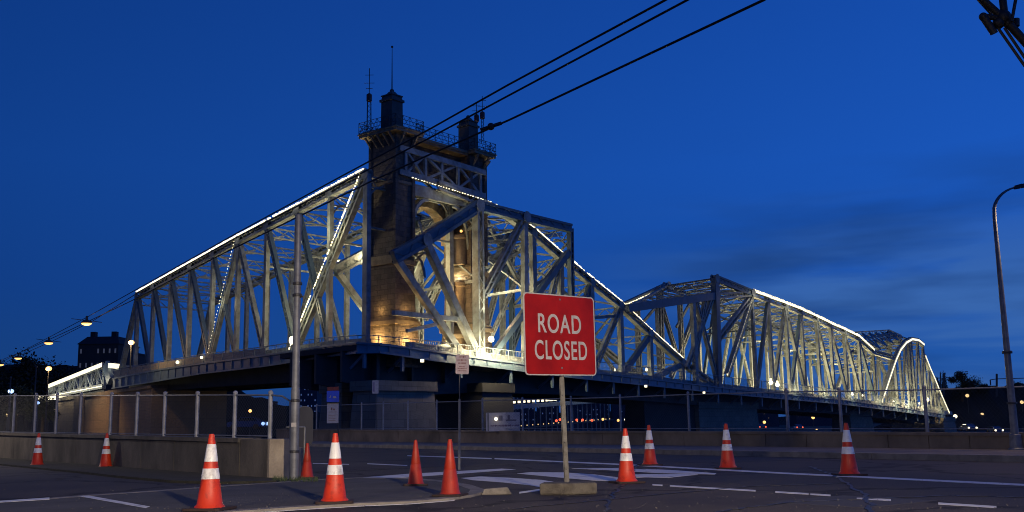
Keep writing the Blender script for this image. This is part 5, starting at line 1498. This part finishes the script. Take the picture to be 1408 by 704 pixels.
building(108, 163, 473, 330, 18, M['brown'], 'dark brick apartment block with hipped roof and faintly lit windows', 6, 7, .62, M['winlit'], 'hip', (.25,.78), ww=.28, hh=.32)
building(163, 186, 487, 350, 14, M['brown'], 'lower dark block adjoining the apartment block behind the bridge end', 4, 3, .4, M['winlit'], ww=.3, hh=.3)
building(412, 436, 531, 520, 15, M['city'], 'dark blue tower block under the bridge, left of the bus stop sign', 7, 5, .55, M['winblue'], ww=.3, hh=.3)
building(438, 474, 528, 560, 15, M['city'], 'wide blue lit block behind the bus stop sign', 7, 8, .5, M['winblue'], ww=.3, hh=.3)
building(330, 372, 553, 500, 15, M['city'], 'low dark block behind the left fence under the bridge deck', 3, 7, .3, M['winwarm'], ww=.25, hh=.25)
for (x0, x1, yt_, d, lb, lit) in ((704,735,543,620,'blue tower block directly left of the sign post, far across the river',.6),(738,768,540,640,'far blue block hidden partly by the sign post',.6),(772,800,550,600,'low far block right of the sign post',.4),
        (803,838,547,660,'wide far block above the string of red lights',.4),(842,888,552,640,'far dark block right of the lit distant bridge',.25),(890,905,556,600,'narrow far block left of the wide dark pier',.35),(1048,1070,566,560,'far low block right of the second pier',.2),(1095,1150,571,560,'long low far block under the lit span',.12)):
    building(x0, x1, yt_, d, 14, M['city'], lb, 5, max(3, int((x1-x0)/5)), lit, M['winblue'] if x0 < 890 else M['winwarm'], ww=.22, hh=.25)
# distant lit bridge seen under the deck
d0 = 400
db = thing('distant_bridge', 'distant low bridge with a lit white rail seen under the main deck', 'bridge', at(720, d0))
a, b = at(700, d0, 560), at(842, d0+120, 550)
g = MB(); g.beam(a, b, 3.0, 1.6); g.build('deck', M['fascia'], db)
g = MB(); n = 26
for i in range(n):
    p = a.lerp(b, i/n)+V((0,-1.4,1.8)); g.obox(p, V((.55,.0,0)), V((0,.2,0)), V((0,0,.42)))
g.build('light_string', M['led'], db)
g = MB(); g.beam(at(752,d0+20,549.5)+V((0,-1,0)), at(836,d0+110,547.3), .9, .5, V((0,-1,0))); g.build('light_strip', M['ledsoft'], db)
g = MB()
for i in range(20):
    g = MB(); p = a.lerp(b, i/20); g.beam(p-V((0,0,1)), V((p.x,p.y,-4)), .5, .5, V((0,-1,0))); g.build('pier', M['fascia'], db)
g = MB(); g.beam(a-V((0,0,8.5)), b-V((0,0,9.8)), .8, .5); g.build('walkway', M['steel_dark'], db)
g = MB()
for i in range(22):
    p = (a-V((0,2,7.4))).lerp(b-V((0,2,9.3)), i/22); g.sphere(p, .24, 6)
g.build('light_string', M['lampwarm2'], db)
# far quay lamps as individual things; colour groups
random.seed(11)
def farlamp(x, y, d, m, r, label, group):
    p = at(x, d, y); bz = -3.0
    th = thing('quay_lamp', label, 'street lamp', (p.x,p.y,bz), group)
    g = MB(); g.tube([(p.x,p.y,bz),(p.x,p.y,p.z)], .08, 5); g.build('pole', M['darkmetal'], th)
    g = MB(); g.sphere(p, r, 8); g.build('lamp_globe', m, th, smooth=True)
for x, y in ((765,578.5),(770,577),(793,577.5),(801,577.5),(814,578),(829,576.5),(850,578)):
    farlamp(x, y, 385, M['lampred'] if x != 829 and x != 850 else M['lampsodium'], .5, 'far red orange quay lamp under the bridge, right of the sign post', 'red orange quay lamps')
for x, y, r in ((860.5,577,.6),(943,583,.4),(1051,580.5,.55),(1118,574,.6),(1123,591,.4)):
    farlamp(x, y, 385, M['lampwhite'] if x < 900 else M['lampwarm'], r, 'far pale quay lamp beyond the river fence', 'pale quay lamps')
for x, y in ((1330,544),(1350.5,570),(1376.5,573),(1405,553),(1401,575)):
    farlamp(x, y, 300, M['lampwarm2'], .50, 'far warm lamp on the dark slope at the right', 'lamps on the right slope')
farlamp(1313.5, 572.5, 255, M['lampwhite'], .48, 'far white lamp at the end of the bridge, on the right', 'bridge end lamps')
for x, y in ((10,570),(22,572),(75,565)): farlamp(x, y, 180, M['lampwarm2'], .32, 'far dim warm lamp behind the left fence', 'lamps at far left')
farlamp(344, 565, 240, M['lampwarm'], .38, 'far amber lamp above the parked blue car under the bridge', 'lamp under bridge')
farlamp(451.5, 529.5, 180, M['lampwarm'], .22, 'small amber lamp just above the bus stop sign', 'lamp above bus stop')

# far cars
def car(x, y, d, label, lm, heading=0, wdt=1.8):
    p = at(x, d, y); z0 = p.z-.65
    t = thing('car', label, 'car', (p.x,p.y,z0), 'far cars', local=True)
    def section(prof, hw, name, m):
        g = MB(); n = len(prof)
        g.v += [V((-hw*(1 if z < .85 else .84), y_, z)) for y_, z in prof]+[V((hw*(1 if z < .85 else .84), y_, z)) for y_, z in prof]
        g.f.append(tuple(range(n))); g.f.append(tuple(n+i for i in reversed(range(n)))); g.m += [0, 0]
        for i in range(n): j = (i+1) % n; g.f.append((i, n+i, n+j, j)); g.m.append(0)
        return g.build(name, m, t, org=(0,0,0), bevel=.05)
    section([(-2.1,.3),(2.1,.3),(2.15,.7),(2.05,.92),(1.1,.98),(.6,1.42),(-.9,1.45),(-1.7,.98),(-2.1,.85)], wdt/2, 'body', M['carpaint'])
    section([(1.02,1.0),(.58,1.38),(-.85,1.41),(-1.6,1.0)], wdt/2*1.0+.01, 'glasshouse', M['glass'])
    for sx_ in (-1, 1):
        for yy in (-1.3, 1.35):
            g = MB(); g.tube([(sx_*(wdt/2-.18),yy,.33),(sx_*(wdt/2+.02),yy,.33)], .33, 14); g.build('wheel', M['rubber'], t, org=(0,0,0))
        g = MB(); g.sphere((sx_*wdt*.42,-2.12,.66), .20, 8); g.build('headlight' if lm is not M['lampred'] else 'tail_light', lm, t, org=(0,0,0))
    t.rotation_euler = (0,0,heading); return t
car(1331, 588.3, 205, 'far car with pinkish white headlights below the dark slope', M['lampwhite'])
car(1367.5, 591.6, 220, 'far car with pale headlights at the right, beside the lamp pole', M['lampwhite'])
car(1046, 587, 260, 'far car showing red tail lights beyond the fence', M['lampred'])
car(1097, 587.5, 280, 'far car with red tail lights beneath the lit span', M['lampred'])
car(340, 583, 120, 'parked dark blue car seen side on through the left fence', M['lampblue'], PI/2*.95)

# ------------------------------------------------------------------ hills
def hill(pts_, d, depth, name, basez=-3.4):
    g = MB(); n = len(pts_)
    top = [at(x, d, y) for x, y in pts_]
    for (a, b) in zip(top[:-1], top[1:]):
        m_ = 6
        for i in range(m_):
            f0, f1 = i/m_, (i+1)/m_
            p, r_ = a.lerp(b, f0), a.lerp(b, f1)
            j0, j1 = (math.sin(p.x*1.7)*.5+math.sin(p.x*.63))*.5, (math.sin(r_.x*1.7)*.5+math.sin(r_.x*.63))*.5
            p = p+V((0,0,j0)); r_ = r_+V((0,0,j1))
            A0_, A1_ = V((p.x,d-18,basez)), V((r_.x,d-18,basez)); B0_, B1_ = V((p.x,d-7,(p.z+basez)*.62)), V((r_.x,d-7,(r_.z+basez)*.62))
            C0_, C1_ = V((p.x,d+depth,basez)), V((r_.x,d+depth,basez))
            g.face([A0_, A1_, B1_, B0_]); g.face([B0_, B1_, r_, p]); g.face([p, r_, C1_, C0_])
    struct(g.build(name, M['hill'], smooth=False))
hill([(-60,505),(0,503),(60,502),(120,503),(180,505),(240,512),(300,528),(360,548),(420,566),(470,572)], 400, 60, 'hill')
hill([(1270,585),(1282,552),(1296,540),(1320,533),(1360,531),(1408,528),(1500,522)], 310, 60, 'hillside')
hill([(560,583),(640,570),(700,566),(800,567),(880,562),(960,566),(1040,572),(1120,573),(1200,575),(1290,574)], 700, 60, 'far_ridge')

# ------------------------------------------------------------------ trees
def tree_proto(seed, w, h, nleaf, m, label):
    random.seed(seed)
    t = thing('tree', label, 'tree', (0,0,0), 'trees beyond the river', local=True)
    g = MB(); g.tube([(0,0,-.3),(.1,.05,h*.2),(0,.1,h*.42)], w*.045, 7, r1=w*.025)
    cl_ = []
    for i in range(9):
        a = random.uniform(0, 2*PI); el = random.uniform(.35, 1.2); l = random.uniform(.22,.42)*w
        s_ = V((0,0,h*random.uniform(.22,.42))); e = s_+V((math.cos(a)*math.cos(el)*l, math.sin(a)*math.cos(el)*l, math.sin(el)*l*1.1))
        g.tube([s_, s_.lerp(e,.5)+V((0,0,.2)), e], w*.014, 5, r1=w*.006); cl_.append(e)
    g.build('trunk', M['bark'], t, org=(0,0,0))
    for i in range(16):
        a = random.uniform(0, 2*PI); r = random.uniform(.1,.42)*w; z = h*random.uniform(.38,.92); f = 1-abs(z/h-.55)*1.1
        cl_.append(V((math.cos(a)*r*f, math.sin(a)*r*f, z)))
    g = MB()
    for c in cl_:
        rr = random.uniform(.10,.19)*w; k = nleaf//len(cl_)
        for i in range(k):
            d_ = V((random.gauss(0,1), random.gauss(0,1), random.gauss(0,.8))); d_ = d_.normalized()*rr*random.uniform(.35,1.15)
            p = c+d_; s_ = random.uniform(.5,1.2)*w*.020
            x_ = V((random.uniform(-1,1), random.uniform(-1,1), random.uniform(-.6,.6))).normalized(); y_ = x_.cross(V((random.uniform(-1,1), random.uniform(-1,1), random.uniform(-1,1)))).normalized()
            g.face([p-x_*s_-y_*s_*.6, p+x_*s_-y_*s_*.5, p+x_*s_*.8+y_*s_*.6, p-x_*s_*.7+y_*s_*.7])
    g.build('crown', m, t, org=(0,0,0)); return t
tp = [tree_proto(1, 12, 12, 4200, M['leafd'], ''), tree_proto(2, 13, 15, 4200, M['leafd'], ''), tree_proto(5, 11, 10, 4200, M['leaf'], '')]
used = [0,0,0]
T_ = [(8,592,489,250,0,'tall dark tree at the far left edge, under the hanging lamps'),(35,592,492,255,1,'broad dark tree right of the leftmost dark tree'),(62,592,500,262,0,'dark tree behind the amber street lamp on the left'),(88,592,506,268,1,'dark tree between the amber lamp and the apartment block'),
      (20,593,530,150,2,'lower dark tree behind the fence at the far left'),(58,593,542,140,2,'small leafy tree lit from below behind the left fence'),(96,592,520,225,0,'dark tree behind the small lit truss bridge'),
      (1325,562,510,305,1,'lone tall tree standing on the skyline at the right'),(1345,562,520,310,0,'lower tree beside the lone skyline tree at the right'),(1296,566,515,312,0,'small tree at the bridge end, left of the skyline mast'),(1400,560,524,312,2,'tree on the slope behind the right lamp pole')]
for x, yb, yt_, d, k, lb in T_:
    if used[k] == 0: o = tp[k]; used[k] = 1
    else: o = copy_tree(tp[k])
    b = at(x, d, yb); t_ = at(x, d, yt_); hgt = t_.z-b.z; h0 = (12,15,10)[k]
    s_ = hgt/h0; o.location = b; o.scale = (s_,s_,s_) if x not in (1296,) else (s_*.5,s_*.5,s_); o.rotation_euler = (0,0,random.uniform(0,6)); o['label'] = lb
lamp('tree_glow', at(56, 138, 585)+V((0,-3,0)), 200, (1,.75,.25), .3)
# skyline masts on the right
for (x, yt_, arms, lb) in ((1298,513,((-9,-1),(9,3)),'skyline catenary mast with crossarm near the bridge end'),(1293,512,(),'thin skyline mast just left of the catenary mast'),(1370.5,514,((-9,4.5),(50,3.5)),'dark skyline mast with long crossarm behind the lamp pole')):
    d = 300; b = at(x, d, 545); t_ = at(x, d, yt_); th = thing('catenary_mast', lb, 'mast', b)
    g = MB(); g.beam(b, t_, .45 if arms else .2, .4, (0,-1,0)); g.build('mast_post', M['darkmetal'], th)
    for ax_, ay_ in arms:
        g = MB(); a_ = at(x, d, yt_+7+(0 if ax_ < 0 else 0)); e_ = at(x+ax_, d, yt_+7+(ay_*.3 if ax_ < 0 else -ay_*.4)); g.beam(a_, e_, .22, .2, (0,-1,0)); 
        if ax_ < 0: g.beam(e_, e_-V((0,0,1.6)), .3, .2, (0,-1,0))
        g.build('crossarm', M['darkmetal'], th)
for o in list(bpy.data.objects):
    if '_o' in o: del o['_o']
